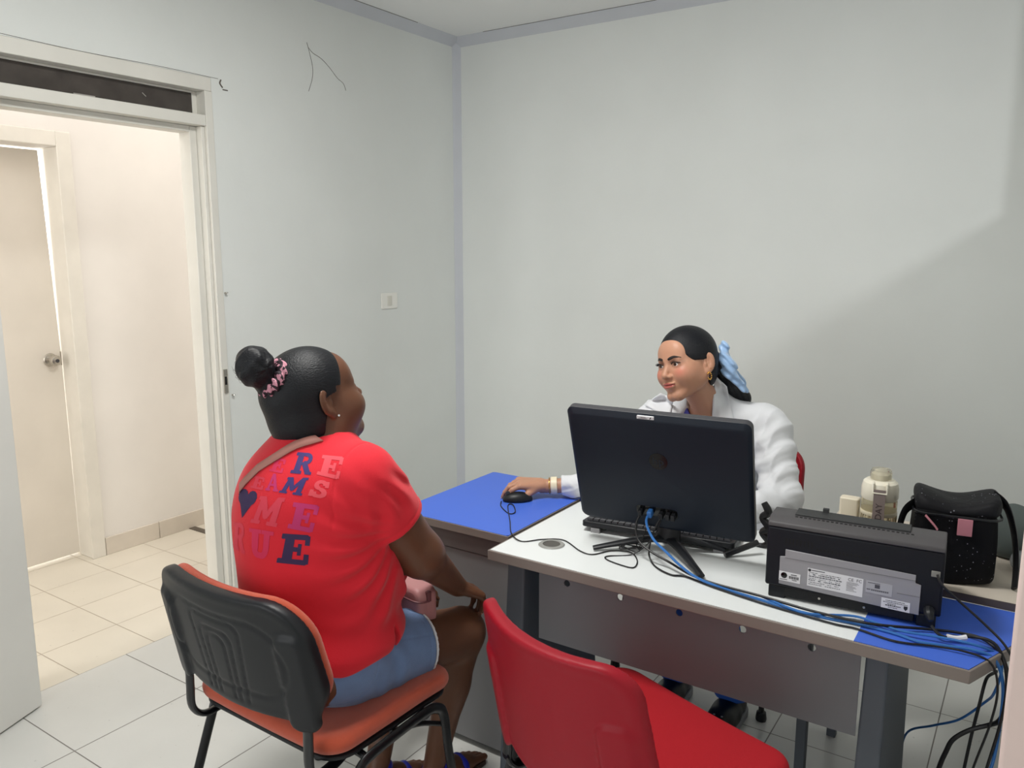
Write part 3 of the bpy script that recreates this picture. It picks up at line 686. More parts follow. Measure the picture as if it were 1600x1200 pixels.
# lower edge: hinge pins, feet and the two sockets
g = G(); g.box(-0.150, 0.140, -pdp+0.004, pdp-0.01, 0.006, 0.031); g.build('printer_base', mat('base_black', rgb(14, 15, 18), 0.6), pr, bevel=0.002)
for x in (-0.065, 0.035): 
    g = G(); g.X = Matrix.Translation((x, -pdp+0.004, 0.019)) @ Matrix.Rotation(math.radians(90), 4, 'X'); g.lathe([(0, 0), (0.004, 0), (0.003, 0.003), (0, 0.003)], n=12); g.build('screw', steel, pr)
for x in (-0.165, 0.165):
    for y in (-0.085, 0.085): G().box(x-0.02, x+0.02, y-0.02, y+0.02, 0, 0.031).build('foot', blackP, pr, bevel=0.003)
G().box(0.168, 0.186, -pdp-0.003, -pdp, 0.125, 0.139).build('usb_socket', mat('socket_grey', rgb(140, 138, 132), 0.4), pr, bevel=0.001)
g = G(); g.tube([(0.170, -pdp-0.001, 0.045), (0.171, -pdp-0.016, 0.040), (0.176, -pdp-0.026, 0.030)], [0.012, 0.011, 0.006], n=10); g.build('power_plug', blackP, pr)
# --- cream plastic box and water bottle behind the printer
tz = 0.770
cb_ = tag(G().prism(rrect(2.508, 2.560, -1.50, -1.465, 0.008), tz+0.0005, tz+0.138).build('cream_box', mat('cream_plastic', rgb(232, 222, 200), 0.4), bevel=0.003), 'cream white plastic box standing left of the water bottle, behind the printer', 'box')
bo = empty('water_bottle', (2.612, -1.50, tz), 0, 'clear drinking bottle with a cream lid and a grey carrying strap, behind the printer', 'bottle')
clear = mat('clear_plastic', rgb(235, 232, 220), 0.06, trans=0.92, ior=1.3)
g = G(); prof = [(0.040, 0.001), (0.044, 0.006)]
for k in range(9): prof += [(0.0455, 0.012+0.0115*k), (0.0435, 0.018+0.0115*k)]
prof += [(0.0455, 0.118), (0.046, 0.13), (0.046, 0.150), (0.042, 0.166)]
g.lathe(prof, n=48); g.build('bottle_body', mat('bottle_tint', rgb(226, 216, 186), 0.12, trans=0.75, ior=1.2), bo)
g = G()
for k in range(28):
    t_ = 2*math.pi*k/28; g.tube([(0.0462*math.cos(t_), 0.0462*math.sin(t_), 0.012), (0.0462*math.cos(t_), 0.0462*math.sin(t_), 0.112)], 0.0014, n=5, smooth=False)
tag(g.build('bottle_ribs', mat('bottle_rib', rgb(206, 194, 166), 0.3)  , bo), kind='stuff')
G().lathe([(0.0462, 0.110), (0.0475, 0.112), (0.0475, 0.119), (0.0462, 0.121)], n=40).build('bottle_band', mat('band_cream', rgb(220, 210, 184), 0.3), bo)
creamL = mat('cream_lid', rgb(238, 232, 214), 0.3)
G().lathe([(0.0445, 0.152), (0.0475, 0.158), (0.0475, 0.185), (0.044, 0.200), (0.036, 0.207), (0.026, 0.208), (0, 0.208)], n=40).build('collar', creamL, bo)
G().lathe([(0.020, 0.208), (0.019, 0.222), (0.012, 0.228), (0, 0.228)], n=24).build('spout', creamL, bo)
G().lathe([(0.0275, 0.206), (0.0275, 0.228), (0.024, 0.236), (0.0, 0.238)], n=32).build('dust_cap', clear, bo)
g = G(); g.X = Matrix.Rotation(math.radians(38-90+83), 4, 'Z')
yf = -0.0485
g.X = Matrix.Rotation(math.radians(8), 4, 'Z')
g.tube([(-0.017, -0.030, 0.205), (-0.017, -0.046, 0.203), (-0.017, -0.052, 0.180), (0.017, -0.052, 0.180), (0.017, -0.046, 0.203), (0.017, -0.030, 0.205)], 0.0035, n=8, smooth=False); g.build('strap_buckle', creamL, bo)
strapM = mat('taupe_strap', rgb(140, 126, 122), 0.7)
g = G(); g.X = Matrix.Rotation(math.radians(8), 4, 'Z'); g.prism([(-0.0148, 0.02), (0.0148, 0.02), (0.0148, 0.190), (-0.0148, 0.190)], -0.054, -0.052, axis='y'); stp = g.build('carry_strap', strapM, bo)
g = G(); g.X = Matrix.Rotation(math.radians(8), 4, 'Z') @ Matrix.Translation((0.001, -0.0545, 0.107)) @ Matrix.Rotation(math.radians(90), 4, 'X') @ Matrix.Rotation(math.radians(90), 4, 'Z'); add_text(g, 'SUNDAY', 0.023, Matrix.Identity(4)); g.build('strap_lettering', mat('strap_ink', rgb(78, 66, 66), 0.7), stp, smooth=0)
# --- black insulated bag
bg = empty('lunch_bag', (2.800, -1.562, tz), math.radians(10), 'black insulated bag with pink tabs and shoulder strap on the beige side table', 'bag')
bagM = mat('black_bag_fabric', rgb(9, 9, 13), 0.75, bump=0.5, bscale=60, spec=0.25)
def glitter(m, sc=110):
    nt = m.node_tree; N = nt.nodes; L = nt.links; b = N['Principled BSDF']
    v = N.new('ShaderNodeTexVoronoi'); v.inputs['Scale'].default_value = sc; t = N.new('ShaderNodeTexCoord'); L.new(t.outputs['Object'], v.inputs['Vector'])
    n = N.new('ShaderNodeTexNoise'); n.inputs['Scale'].default_value = 14; L.new(t.outputs['Object'], n.inputs['Vector'])
    r = N.new('ShaderNodeMapRange'); r.inputs[1].default_value = 0.16; r.inputs[2].default_value = 0.10; r.inputs[3].default_value = 0; r.inputs[4].default_value = 1; L.new(v.outputs['Distance'], r.inputs[0])
    r2 = N.new('ShaderNodeMapRange'); r2.inputs[1].default_value = 0.50; r2.inputs[2].default_value = 0.58; L.new(n.outputs[0], r2.inputs[0])
    q = N.new('ShaderNodeMath'); q.operation = 'MULTIPLY'; L.new(r.outputs[0], q.inputs[0]); L.new(r2.outputs[0], q.inputs[1])
    mx = N.new('ShaderNodeMix'); mx.data_type = 'RGBA'; mx.inputs[6].default_value = b.inputs['Base Color'].default_value[:]; mx.inputs[7].default_value = rgb(150, 150, 160); L.new(q.outputs[0], mx.inputs[0]); L.new(mx.outputs[2], b.inputs['Base Color'])
glitter(bagM)
def bag(P):
    x, y, z = P[:, 0], P[:, 1], P[:, 2]
    k = 1 + 0.10*(0.13 - z)/0.2
    d = smax(rr2(x/k, y/k, 0.102, 0.080, 0.03), np.abs(z-0.082)-0.0815, 0.02)
    return d + 0.004*noise3(P, 28, 3)
sdf_object('bag_body', bag, (-.14, -.12, -.02), (.14, .12, .20), 0.004, bagM, bg, marg=.01)
def lid(P):
    x, y, z = P[:, 0], P[:, 1], P[:, 2]
    zt = 0.188 - 0.012*np.cos(x*24)*1.0 - 1.2*y*y
    d = smax(rr2(x, y, 0.106, 0.084, 0.035), smax(z - zt, 0.150 - z, 0.01), 0.02)
    return d + 0.003*noise3(P, 35, 5)
sdf_object('bag_lid', lid, (-.14, -.12, .12), (.14, .12, .24), 0.004, mat('black_lid_fabric', rgb(17, 17, 21), 0.65, bump=0.4, bscale=80, spec=0.3), bg, marg=.01)
glitter(MATS['black_lid_fabric'], 90)
g = G(); g.tube([(x, y, 0.152) for x, y in rrect(-0.108, 0.108, -0.086, 0.086, 0.035, 4)] + [(0.108, 0.05, 0.152)], 0.003, n=6, smooth=False); g.build('zip', blackM, bg)
pkF = mat('pink_webbing', rgb(196, 128, 140), 0.7)
G().box(0.000, 0.036, -0.0905, -0.086, 0.113, 0.150).build('pink_tab', pkF, bg, bevel=0.001)
G().tube([(-0.080, -0.092, 0.150), (-0.058, -0.097, 0.132), (-0.048, -0.099, 0.122)], 0.006, n=8, flat=(0.4, 1)).build('zip_pull', pkF, bg)
stm = mat('black_webbing', rgb(14, 14, 18), 0.65)
G().tube([(-0.100, -0.02, 0.160), (-0.128, -0.035, 0.140), (-0.142, -0.05, 0.09), (-0.150, -0.05, 0.03), (-0.13, -0.03, 0.006)], 0.017, n=8, flat=(0.22, 1), up=(1, 0, 0.2)).build('side_strap', stm, bg)
G().tube([(0.095, 0.02, 0.185), (0.125, 0.0, 0.165), (0.145, -0.03, 0.11), (0.152, -0.05, 0.05), (0.150, -0.07, 0.006)], 0.024, n=8, flat=(0.22, 1), up=(1, 0, 0.2)).build('shoulder_strap', stm, bg)
tag(sdf_object('grey_pouch', lambda P: smax(ell(P, (2.935, -1.335, 0.83), (0.075, 0.06, 0.085)) + 0.003*noise3(P, 60, 2), 0.7715 - P[:, 2], 0.01), (2.82, -1.45, .75), (3.05, -1.22, .95), 0.005, mat('grey_green_cloth', rgb(84, 92, 90), 0.85)), 'dark grey green cloth pouch behind the black bag at the right edge', 'pouch')
tag(sdf_object('plastic_wrap', lambda P: smax(ell(P, (2.958, -1.455, 0.80), (0.03, 0.03, 0.028)) + 0.004*noise3(P, 140, 2), 0.7715 - P[:, 2], 0.004), (2.88, -1.52, .75), (3.05, -1.38, .86), 0.003, mat('crumpled_film', rgb(190, 195, 200), 0.2, trans=0.4)), 'crumpled clear plastic wrap beside the black bag', 'plastic wrap')
# --- cables running over the desk and down its right end
def cable(name, pts, r, m, label, group=None):
    return tag(G().tube(pts, r, n=8, sub=8).build(name, m), label, 'cable', group)
zc = 0.7535
cable('network_cable', [(2.070, -1.822, 0.872), (2.074, -1.852, 0.850), (2.108, -1.880, 0.818), (2.157, -1.905, 0.799), (2.208, -1.925, 0.777), (2.260, -1.942, 0.763), (2.326, -1.952, 0.756), (2.431, -1.962, zc), (2.497, -1.974, zc), (2.584, -1.976, zc), (2.653, -1.968, zc), (2.733, -1.972, zc), (2.787, -1.985, zc), (2.836, -1.972, zc), (2.885, -1.968, 0.757), (2.925, -1.955, 0.742), (2.945, -1.950, 0.689), (2.948, -1.94, 0.600), (2.943, -1.93, 0.50), (2.930, -1.90, 0.40), (2.915, -1.86, 0.2), (2.90, -1.80, 0.02), (2.86, -1.65, 0.004), (2.80, -1.40, 0.004)], 0.0036, blueCab, 'blue network cable plugged into the back of the computer, running over the desk end')
cable('network_cable', [(2.430, -1.950, 0.757), (2.513, -1.985, 0.7595), (2.560, -1.984, 0.759), (2.640, -1.938, 0.757), (2.694, -1.950, 0.758), (2.747, -1.964, 0.76), (2.823, -1.954, 0.762), (2.880, -1.955, 0.764), (2.925, -1.93, 0.745), (2.940, -1.90, 0.700), (2.930, -1.82, 0.60), (2.912, -1.72, 0.52), (2.86, -1.65, 0.42), (2.80, -1.60, 0.355), (2.735, -1.53, 0.275), (2.715, -1.47, 0.16), (2.71, -1.44, 0.05), (2.715, -1.40, 0.004)], 0.0030, blueCab, 'thin blue network cable arching across the blue desk end and away under the desk')
cable('power_cable', [(2.045, -1.820, 0.868), (2.042, -1.850, 0.838), (2.060, -1.872, 0.803), (2.100, -1.885, 0.784), (2.165, -1.900, 0.770), (2.235, -1.925, 0.760), (2.308, -1.940, 0.757), (2.429, -1.957, 0.761), (2.542, -1.974, 0.762), (2.628, -1.975, 0.762), (2.696, -1.968, 0.763), (2.792, -1.915, 0.757), (2.853, -1.896, 0.757), (2.900, -1.905, 0.759), (2.938, -1.935, 0.742), (2.952, -1.955, 0.687), (2.948, -1.955, 0.60), (2.930, -1.92, 0.454), (2.90, -1.85, 0.2), (2.86, -1.76, 0.012), (2.75, -1.6, 0.005)], 0.0032, blackCab, 'black power cable running beside the blue cable from the computer, topmost at the desk corner')
cable('power_cable', [(2.105, -1.818, 0.865), (2.098, -1.855, 0.830), (2.093, -1.872, 0.775), (2.115, -1.895, zc), (2.150, -1.925, zc), (2.190, -1.940, zc), (2.225, -1.930, zc), (2.311, -1.955, zc), (2.447, -1.981, zc), (2.601, -1.997, zc), (2.657, -1.994, zc), (2.739, -2.010, zc), (2.813, -1.990, 0.7545), (2.872, -1.985, 0.757), (2.920, -1.985, 0.745), (2.937, -1.985, 0.690), (2.930, -1.97, 0.60), (2.905, -1.92, 0.45), (2.87, -1.84, 0.2), (2.84, -1.76, 0.012), (2.72, -1.7, 0.005)], 0.0025, blackCab, 'black cable that leaves the computer in a loop near the desk front edge')
cable('extension_cable', [(2.905, -1.99, 0.735), (2.930, -1.90, 0.69), (2.912, -1.80, 0.62), (2.903, -1.80, 0.55), (2.892, -1.80, 0.45), (2.880, -1.80, 0.30), (2.868, -1.79, 0.1), (2.86, -1.77, 0.006), (2.8, -1.7, 0.005)], 0.0036, blackCab, 'thin black cable hanging straight down behind the others at the desk end')
cable('extension_cable', [(2.960, -1.86, 0.60), (2.945, -1.82, 0.535), (2.926, -1.80, 0.507), (2.889, -1.80, 0.481), (2.858, -1.80, 0.446), (2.845, -1.80, 0.408), (2.832, -1.80, 0.35), (2.81, -1.80, 0.2), (2.79, -1.79, 0.03), (2.74, -1.74, 0.005)], 0.0055, blackCab, 'thick black cable branching off to the left below the desk end')
cable('printer_power_cable', [(2.800, -1.940, 0.778), (2.822, -1.945, 0.762), (2.85, -1.935, 0.760), (2.880, -1.925, 0.768), (2.925, -1.93, 0.763), (2.955, -1.94, 0.70), (2.964, -1.93, 0.6), (2.958, -1.9, 0.45), (2.94, -1.86, 0.2), (2.92, -1.8, 0.006)], 0.0036, blackCab, 'black cable with a white tag from the low plug of the printer')
tag(G().tube([(2.833, -1.942, 0.762), (2.852, -1.935, 0.760), (2.870, -1.928, 0.765)], 0.0062, n=8).build('cable_tag', paperM), 'white paper tag wrapped around the printer cable', 'tag')
cable('printer_data_cable', [(2.801, -1.905, 0.885), (2.812, -1.915, 0.868), (2.847, -1.905, 0.835), (2.901, -1.905, 0.793), (2.942, -1.925, 0.764), (2.962, -1.94, 0.728), (2.972, -1.94, 0.649), (2.972, -1.94, 0.574), (2.965, -1.92, 0.45), (2.95, -1.88, 0.2), (2.94, -1.85, 0.006)], 0.0028, blackCab, 'thin black cable curving from the upper socket of the printer over the desk corner')
tag(G().tube([(2.325, -1.60, 0.885), (2.340, -1.605, 0.86), (2.322, -1.60, 0.84), (2.345, -1.605, 0.815), (2.325, -1.60, 0.795), (2.345, -1.60, 0.772), (2.33, -1.60, 0.757), (2.30, -1.60, 0.756)], [0.009, 0.012, 0.009, 0.013, 0.010, 0.012, 0.008, 0.006], n=9).build('cable_bundle', blackCab), 'bundled black cord sticking out behind the right side of the computer', 'cable')
bg.scale = (0.91, 0.95, 1.16)

# loose loops of thin cable under the left side of the screen
g = G(); pts = []
for k in range(34):
    t = k*0.62; r_ = 0.026 + 0.008*math.sin(k*1.7); pts.append((2.018 + r_*math.cos(t)*1.1, -1.835 + r_*math.sin(t)*0.8, 0.757 + 0.010*(0.5+0.5*math.sin(k*0.9)) ))
tag(G().tube([(2.06, -1.80, 0.84)] + pts, 0.0017, n=5, sub=4).build('keyboard_cable', blackCab), 'tangled thin black cable beside the left foot of the computer stand', 'cable')
# ------------------------------------------------------------------ people
def skin(name, c, rough=0.5, var=0.05):
    return mat(name, c, rough, bump=0.12, bscale=350, var=var, vscale=18, spec=0.4, sss=0.12)
def head_sdf(P, full=0.0, ear_up=0.0):
    """head in its own frame: face towards -Y, Z up, origin between the ears; full = fuller cheeks and chin"""
    x, y, z = P[:, 0], P[:, 1], P[:, 2]; ax = np.abs(x); Q = np.stack([ax, y, z], 1)
    d = ell(P, (0, 0.012, 0.038), (0.0745, 0.094, 0.084))
    d = smin(d, ell(P, (0, -0.030, -0.022), (0.058+0.006*full, 0.060, 0.078)), 0.02)
    d = smin(d, cone(Q, (0.050+0.006*full, 0.0, -0.045), (0.016, -0.064, -0.095), 0.019+0.005*full, 0.015+0.003*full), 0.022)
    d = smin(d, cone(Q, (0.0, -0.070, -0.095), (0.006, -0.071, -0.095), 0.014, 0.014), 0.015)
    d = smin(d, ell(Q, (0.036+0.004*full, -0.056, -0.028), (0.027+0.004*full, 0.030+0.004*full, 0.028+0.004*full)), 0.022)     # cheeks
    d = smin(d, ell(Q, (0.046, -0.020, -0.030), (0.022+0.006*full, 0.050, 0.046)), 0.025)            # side of the face, jaw angle
    d = smin(d, ell(P, (0, -0.066, 0.040), (0.050, 0.024, 0.040)), 0.03)                          # forehead
    d = smin(d, cone(Q, (0.010, -0.0855, 0.020), (0.040, -0.074, 0.021), 0.006, 0.005), 0.012)    # brow ridge
    # eye sockets, eyeballs with lids
    d = smax(d, -ell(Q, (0.0315, -0.098, 0.004), (0.017, 0.016, 0.011)), 0.012)
    lid = ell(Q, (0.0315, -0.0735, 0.003), (0.0175, 0.0150, 0.0128))
    d = smin(d, lid, 0.006)
    slit = ell(Q, (0.0325, -0.0905, 0.0022), (0.0142, 0.0090, 0.0054))
    d = smax(d, -slit, 0.0015)
    # nose
    d = smin(d, cone(P, (0, -0.083, 0.012), (0, -0.1045, -0.028), 0.0065, 0.0085), 0.010)
    d = smin(d, ell(P, (0, -0.1035, -0.031), (0.0095, 0.0095, 0.0085)), 0.006)
    d = smin(d, ell(Q, (0.0125, -0.0935, -0.0345), (0.0072, 0.0095, 0.0068)), 0.006)
    d = smax(d, -ell(Q, (0.0062, -0.098, -0.0425), (0.0036, 0.0050, 0.0030)), 0.002)
    # mouth: muzzle, lips, parting
    d = smin(d, ell(P, (0, -0.074, -0.060), (0.026, 0.018, 0.020)), 0.014)
    lipc = 0.0035*np.cos(np.clip(ax/0.024, 0, 1)*np.pi)      # bow of the upper lip
    up = ell(np.stack([x, y + 0.10*ax*ax*9, z - 0.0006*np.cos(ax*260)], 1), (0, -0.0910, -0.0562), (0.0255, 0.0088, 0.0058))
    lo = ell(np.stack([x, y + 0.10*ax*ax*9, z - ax*ax*5], 1), (0, -0.0900, -0.0668), (0.0230, 0.0092, 0.0068))
    d = smin(d, up, 0.003); d = smin(d, lo, 0.003)
    part = ell(np.stack([x, y, z - ax*ax*4.0], 1), (0, -0.098, -0.0613), (0.026, 0.0105, 0.0011))
    d = smax(d, -part, 0.0015)
    # ears
    R = rot(0, 0, 0)
    c, s = math.cos(math.radians(28)), math.sin(math.radians(28))
    ex = (Q[:, 0]-0.0800)*c - (Q[:, 1]-0.010)*s; ey = (Q[:, 0]-0.0800)*s + (Q[:, 1]-0.010)*c; ez = Q[:, 2] + 0.002 - ear_up - 0.15*(Q[:, 1]-0.01)
    E = np.stack([ex, ey, ez], 1)
    ear = ell(E, (0.0, 0.004, 0.002), (0.0058, 0.0185, 0.031))
    ear = smin(ear, ell(E, (0.0, -0.004, -0.026), (0.0055, 0.010, 0.012)), 0.006)
    ear = smax(ear, -ell(E, (0.0085, 0.000, 0.006), (0.0088, 0.0130, 0.0225)), 0.002)
    ear = smin(ear, smax(ell(E, (0.002, 0.006, 0.006), (0.004, 0.0065, 0.017)), -ell(E, (0.004, 0.004, 0.006), (0.006, 0.004, 0.014)), 0.001), 0.002)
    ear = smin(ear, ell(E, (0.001, -0.009, -0.003), (0.004, 0.004, 0.007)), 0.003)
    d = smin(d, ear, 0.004)
    return d
def place(P, c, R, s=1.0): return ((P - c) @ R) / s
def xf(c, R, s=1.0):
    M = Matrix([[R[i][j]*s for j in range(3)] + [c[i]] for i in range(3)] + [[0, 0, 0, 1]]); return M
def hand_parts(wr, R, side=1, curl=(25, 35, 20), spread=1.0, thumb=(35, 20), s=1.0, curls=None, thr=1.0):
    """bones of a hand: wrist point, frame R (columns: across towards the thumb, along the fingers, back of the hand)"""
    out = []; wr = np.array(wr, float); R = np.array(R, float)
    def W(p): return wr + R @ (np.array(p, float)*s)
    for x0, x1 in ((0.024, 0.030), (0.009, 0.011), (-0.007, -0.009), (-0.021, -0.027)):
        out.append((W((x0*0.7, 0.006, 0)), W((x1, 0.085, 0)), 0.0165*s, 0.0115*s))
    roots = ((0.030, 0.086, 0.072, -6), (0.0105, 0.090, 0.080, -1), (-0.009, 0.087, 0.074, 4), (-0.027, 0.080, 0.058, 9))
    for k, (x, y, L, an) in enumerate(roots):
        cu = curls[k] if curls else curl
        p = np.array((x, y, 0.001)); a = 0; th = math.radians(-an*spread)
        for seg, (fr, r1, r2) in enumerate(((0.45, 0.0098, 0.0088), (0.31, 0.0086, 0.0078), (0.24, 0.0076, 0.0062))):
            a += math.radians(cu[seg]); l = L*fr
            q = p + np.array((math.sin(th)*math.cos(a)*l, math.cos(th)*math.cos(a)*l, -math.sin(a)*l))
            out.append((W(p), W(q), r1*s*(0.9 if k == 3 else 1), r2*s*(0.9 if k == 3 else 1))); p = q
        out.append(('tip', W(p), None, None))
    t0 = np.array((0.018, 0.020, -0.006)); a1, a2 = math.radians(thumb[0]), math.radians(thumb[1])
    t1 = t0 + 0.045*np.array((math.sin(a1)*math.cos(a2), math.cos(a1)*math.cos(a2), -math.sin(a2)))
    b1 = a1*0.55; t2 = t1 + 0.032*np.array((math.sin(b1)*math.cos(a2*1.3), math.cos(b1)*math.cos(a2*1.3), -math.sin(a2*1.3)))
    b2 = a1*0.25; t3 = t2 + 0.024*np.array((math.sin(b2), math.cos(b2), -math.sin(a2*1.2)))
    out += [(W(t0), W(t1), 0.015*s, 0.0115*s), (W(t1), W(t2), 0.011*s, 0.0098*s), (W(t2), W(t3), 0.0095*s, 0.0075*s), ('tip', W(t3), None, None)]
    return out
def hand_sdf(P, parts, near=0.13, c0=None):
    c = np.mean([p[1] for p in parts], 0)
    far = length(P - c); m = far < near + 0.06
    d = far - near + 0.0
    d = np.where(m, 1.0, np.maximum(far - near, 0.05))
    if m.any():
        Q = P[m]; bones = [cone(Q, a, b, r1, r2) for a, b, r1, r2 in parts if not isinstance(a, str)]
        palm = uni(bones[:4], 0.014)
        fing = bones[4:]
        o = palm
        for f in range(4):
            ch = uni(fing[3*f:3*f+3], 0.003); o = smin(o, ch, 0.005)
        o = smin(o, uni(fing[12:15], 0.005), 0.010)
        d[m] = o
    return d
def frame(along, back):
    """columns: across, along, back of hand"""
    y = np.array(along, float); y /= np.linalg.norm(y); z = np.array(back, float); z -= y*(z @ y); z /= np.linalg.norm(z)
    return np.stack([np.cross(y, z), y, z], 1)
def nails(parts, R, m, parent, name='fingernail', s=1.0):
    tips = []; prev = None
    for i, p in enumerate(parts):
        if isinstance(p[0], str):
            a, b, r1, r2 = parts[i-1]; tips.append((np.array(a), np.array(b), r2))
    for a, b, r in tips:
        y = (b-a)/np.linalg.norm(b-a); z = R[:, 2] - y*(R[:, 2] @ y); z /= np.linalg.norm(z)+1e-9; x = np.cross(y, z)
        c = b + y*r*0.35 + z*r*0.72
        g = G()
        def f(u, v):
            uu = (u-0.5)*2; vv = v; wdt = r*0.72*(1 - 0.25*max(0, vv-0.6)/0.4)
            p = c + x*(uu*wdt) + y*((vv-0.5)*r*2.3) + z*(-0.38*r*uu*uu - 0.0004 + 0.0*vv); return tuple(p)
        g.grid(f, 4, 4); g.build(name, m, parent, solid=0.0008)

# ================= the woman in the red shirt =================
w1 = empty('person', (1.45, -2.5, 0), 0, 'woman with a hair bun in a red printed shirt and denim shorts, seen from behind', 'person')
W1 = Matrix.Translation((-1.45, 2.5, 0))
def localize(o, M): o.data.transform(M); return o
HS1 = 1.15; H1c = V3(1.448, -2.478, 1.226); H1R = rot(0, 0, 166) @ rot(-20, 0, 0) @ rot(0, -3, 0); H1B = rot(0, 0, 166) @ rot(-13, 0, 0) @ rot(0, -3, 0)
SH_R, EL_R, WR_R = V3(1.608, -2.484, 1.050), V3(1.662, -2.335, 0.825), V3(1.615, -2.125, 0.650)
SH_L, EL_L, WR_L = V3(1.315, -2.405, 1.035), V3(1.205, -2.30, 0.80), V3(1.385, -2.09, 0.60)
KN_R, AN_R = V3(1.594, -2.072, 0.484), V3(1.548, -2.155, 0.085)
KN_L, AN_L = V3(1.335, -2.045, 0.488), V3(1.425, -2.275, 0.085)
Rh = frame((0.20, 0.75, -0.42), (0.25, 0.40, 0.85)); Lh = frame((0.10, 0.7, -0.45), (-0.2, 0.5, 0.9))
handR1 = hand_parts(WR_R, Rh*np.array([[-1, 1, 1]]), curl=(32, 34, 20), s=0.98, thumb=(30, 12)); handL1 = hand_parts(WR_L, Lh, curl=(25, 30, 20), s=0.98, thumb=(30, 12))
def torso1(P, e=0.0):
    d = [ell(P, (1.450, -2.535, 0.61), (0.215+e, 0.180+e, 0.150+e)), ell(P, (1.455, -2.475, 0.79), (0.208+e, 0.190+e, 0.170+e)),
         ell(P, (1.447, -2.508, 0.940), (0.198+e, 0.165+e, 0.185+e)), cone(P, (1.350, -2.440, 1.035), (1.585, -2.490, 1.050), 0.078+e, 0.078+e),
         cone(P, (1.455, -2.525, 1.02), (1.450, -2.485, 1.14), 0.110+e, 0.066+e)]
    return uni(d, 0.07)
def limbs1(P, e=0.0):
    return [smin(cone(P, SH_R, EL_R, 0.074+e, 0.058+e), cone(P, EL_R, WR_R, 0.054+e, 0.029+e), 0.03),
            smin(cone(P, SH_L, EL_L, 0.074+e, 0.058+e), cone(P, EL_L, WR_L, 0.054+e, 0.029+e), 0.03)]
def legs1(P, e=0.0):
    th = [cone(P, (1.552, -2.50, 0.562), KN_R + V3(0, -0.02, 0.004), 0.094+e, 0.074+e), cone(P, (1.352, -2.50, 0.562), KN_L + V3(0, -0.02, 0.004), 0.094+e, 0.074+e)]
    return th
def shank(P, K, A):
    m = K*0.62 + A*0.38; back = V3(0, -0.022, 0)
    d = cone(P, K, m, 0.064, 0.050); d = smin(d, cone(P, m, A, 0.050, 0.034), 0.02); return smin(d, ell(P, K*0.68 + A*0.32 + back, (0.052, 0.050, 0.11)), 0.03)
def foot(P, A, yawd):
    R = rot(0, 0, yawd); q = (P - np.array([A[0], A[1], 0])) @ R          # foot points to +Y in its frame
    d = cone(q, (0, -0.03, 0.040), (0, 0.06, 0.040), 0.034, 0.030)
    d = smin(d, cone(q, (0, 0.06, 0.035), (0.005, 0.14, 0.022), 0.032, 0.020), 0.03)
    d = smin(d, cone(q, (-0.018, 0.12, 0.026), (0.018, 0.125, 0.026), 0.016, 0.018), 0.02)
    for k, (x, l, r) in enumerate(((0.026, 0.185, 0.013), (0.008, 0.183, 0.010), (-0.008, 0.175, 0.0095), (-0.022, 0.165, 0.009), (-0.034, 0.152, 0.0085))):
        d = smin(d, cone(q, (x*0.9, 0.13, 0.026), (x, l, 0.021), r, r*0.85), 0.006)
    return d
def body1(P):
    q = place(P, H1c, H1R, HS1)
    hd = head_sdf(q, 1.0, 0.020)*HS1
    nk = cone(P, (1.450, -2.495, 1.09), H1c + V3(0.0, -0.020, -0.055), 0.078, 0.074)
    d = smin(hd, nk, 0.022); d = smin(d, cone(P, H1c + H1R @ V3(0, -0.052, -0.092), (1.452, -2.425, 1.115), 0.030, 0.050), 0.03)
    d = smin(d, torso1(P), 0.03)
    for l in limbs1(P): d = smin(d, l, 0.02)
    for l in legs1(P): d = smin(d, l, 0.015)
    for K, A in ((KN_R, AN_R), (KN_L, AN_L)): d = smin(d, shank(P, K, A), 0.025)
    d = smin(d, foot(P, AN_R, -8), 0.025); d = smin(d, foot(P, AN_L, -15), 0.025)
    d = smin(d, hand_sdf(P, handR1), 0.010); d = smin(d, hand_sdf(P, handL1), 0.010)
    return smax(d, 0.012 - P[:, 2], 0.004)
skin1 = skin('skin_deep_brown', rgb(100, 66, 48), 0.42)
lip1 = skin('lips_deep', rgb(120, 62, 56), 0.35)
def pick1(c):
    q = place(c, H1c, H1R, HS1)
    return ((np.abs(q[:, 0]) < 0.0225) & (q[:, 1] < -0.083) & (np.abs(q[:, 2] + 0.0615 - 2*q[:, 0]**2) < 0.0085*(1-(np.abs(q[:, 0])/0.025)**2)))
VOX = 1.0
b1 = localize(sdf_object('body', body1, (1.05, -2.80, 0.0), (1.80, -1.85, 1.45), 0.0038*VOX, [skin1, lip1], w1, pick=pick1), W1)
# hair: slicked back cap, bun, scrunchie
hairM = mat('black_hair', rgb(8, 10, 17), 0.5, bump=0.5, bscale=70, spec=0.4, stretch=(5, 1, 5))
def hair1(P):
    q = place(P, H1c, H1R, HS1)
    x, y, z = q[:, 0], q[:, 1], q[:, 2]
    d = ell(q, (0, 0.012, 0.038), (0.0805, 0.1005, 0.0905))
    d = smin(d, ell(q, (0, 0.040, -0.035), (0.066, 0.055, 0.060)), 0.03)
    line = y + 0.030 + 0.0*z
    front = -(y + 0.046 + 0.42*(z-0.06)) * 1.0                      # hairline rising to the forehead
    front = np.maximum(-(y*0.86 + 0.5*z + 0.0155 ), -10)
    side = -(y*0.95 - 0.3*z - 0.0105)                               # behind and above the ear
    cut = np.minimum(smin(front, -(z - 0.047 + 0.0*y), 0.0)if False else front, 10)
    e = np.where(z > 0.03, front, np.maximum(front, -(y - 0.012 + 0.20*z)))
    d = smax(d, e, 0.006)
    d = smax(d, -(z + 0.088 + 0.45*(y-0.09)), 0.01)
    return d*HS1
BUNd = H1B @ V3(0.012, 0.150, 0.138) + V3(0.021, 0.014, 0.005)
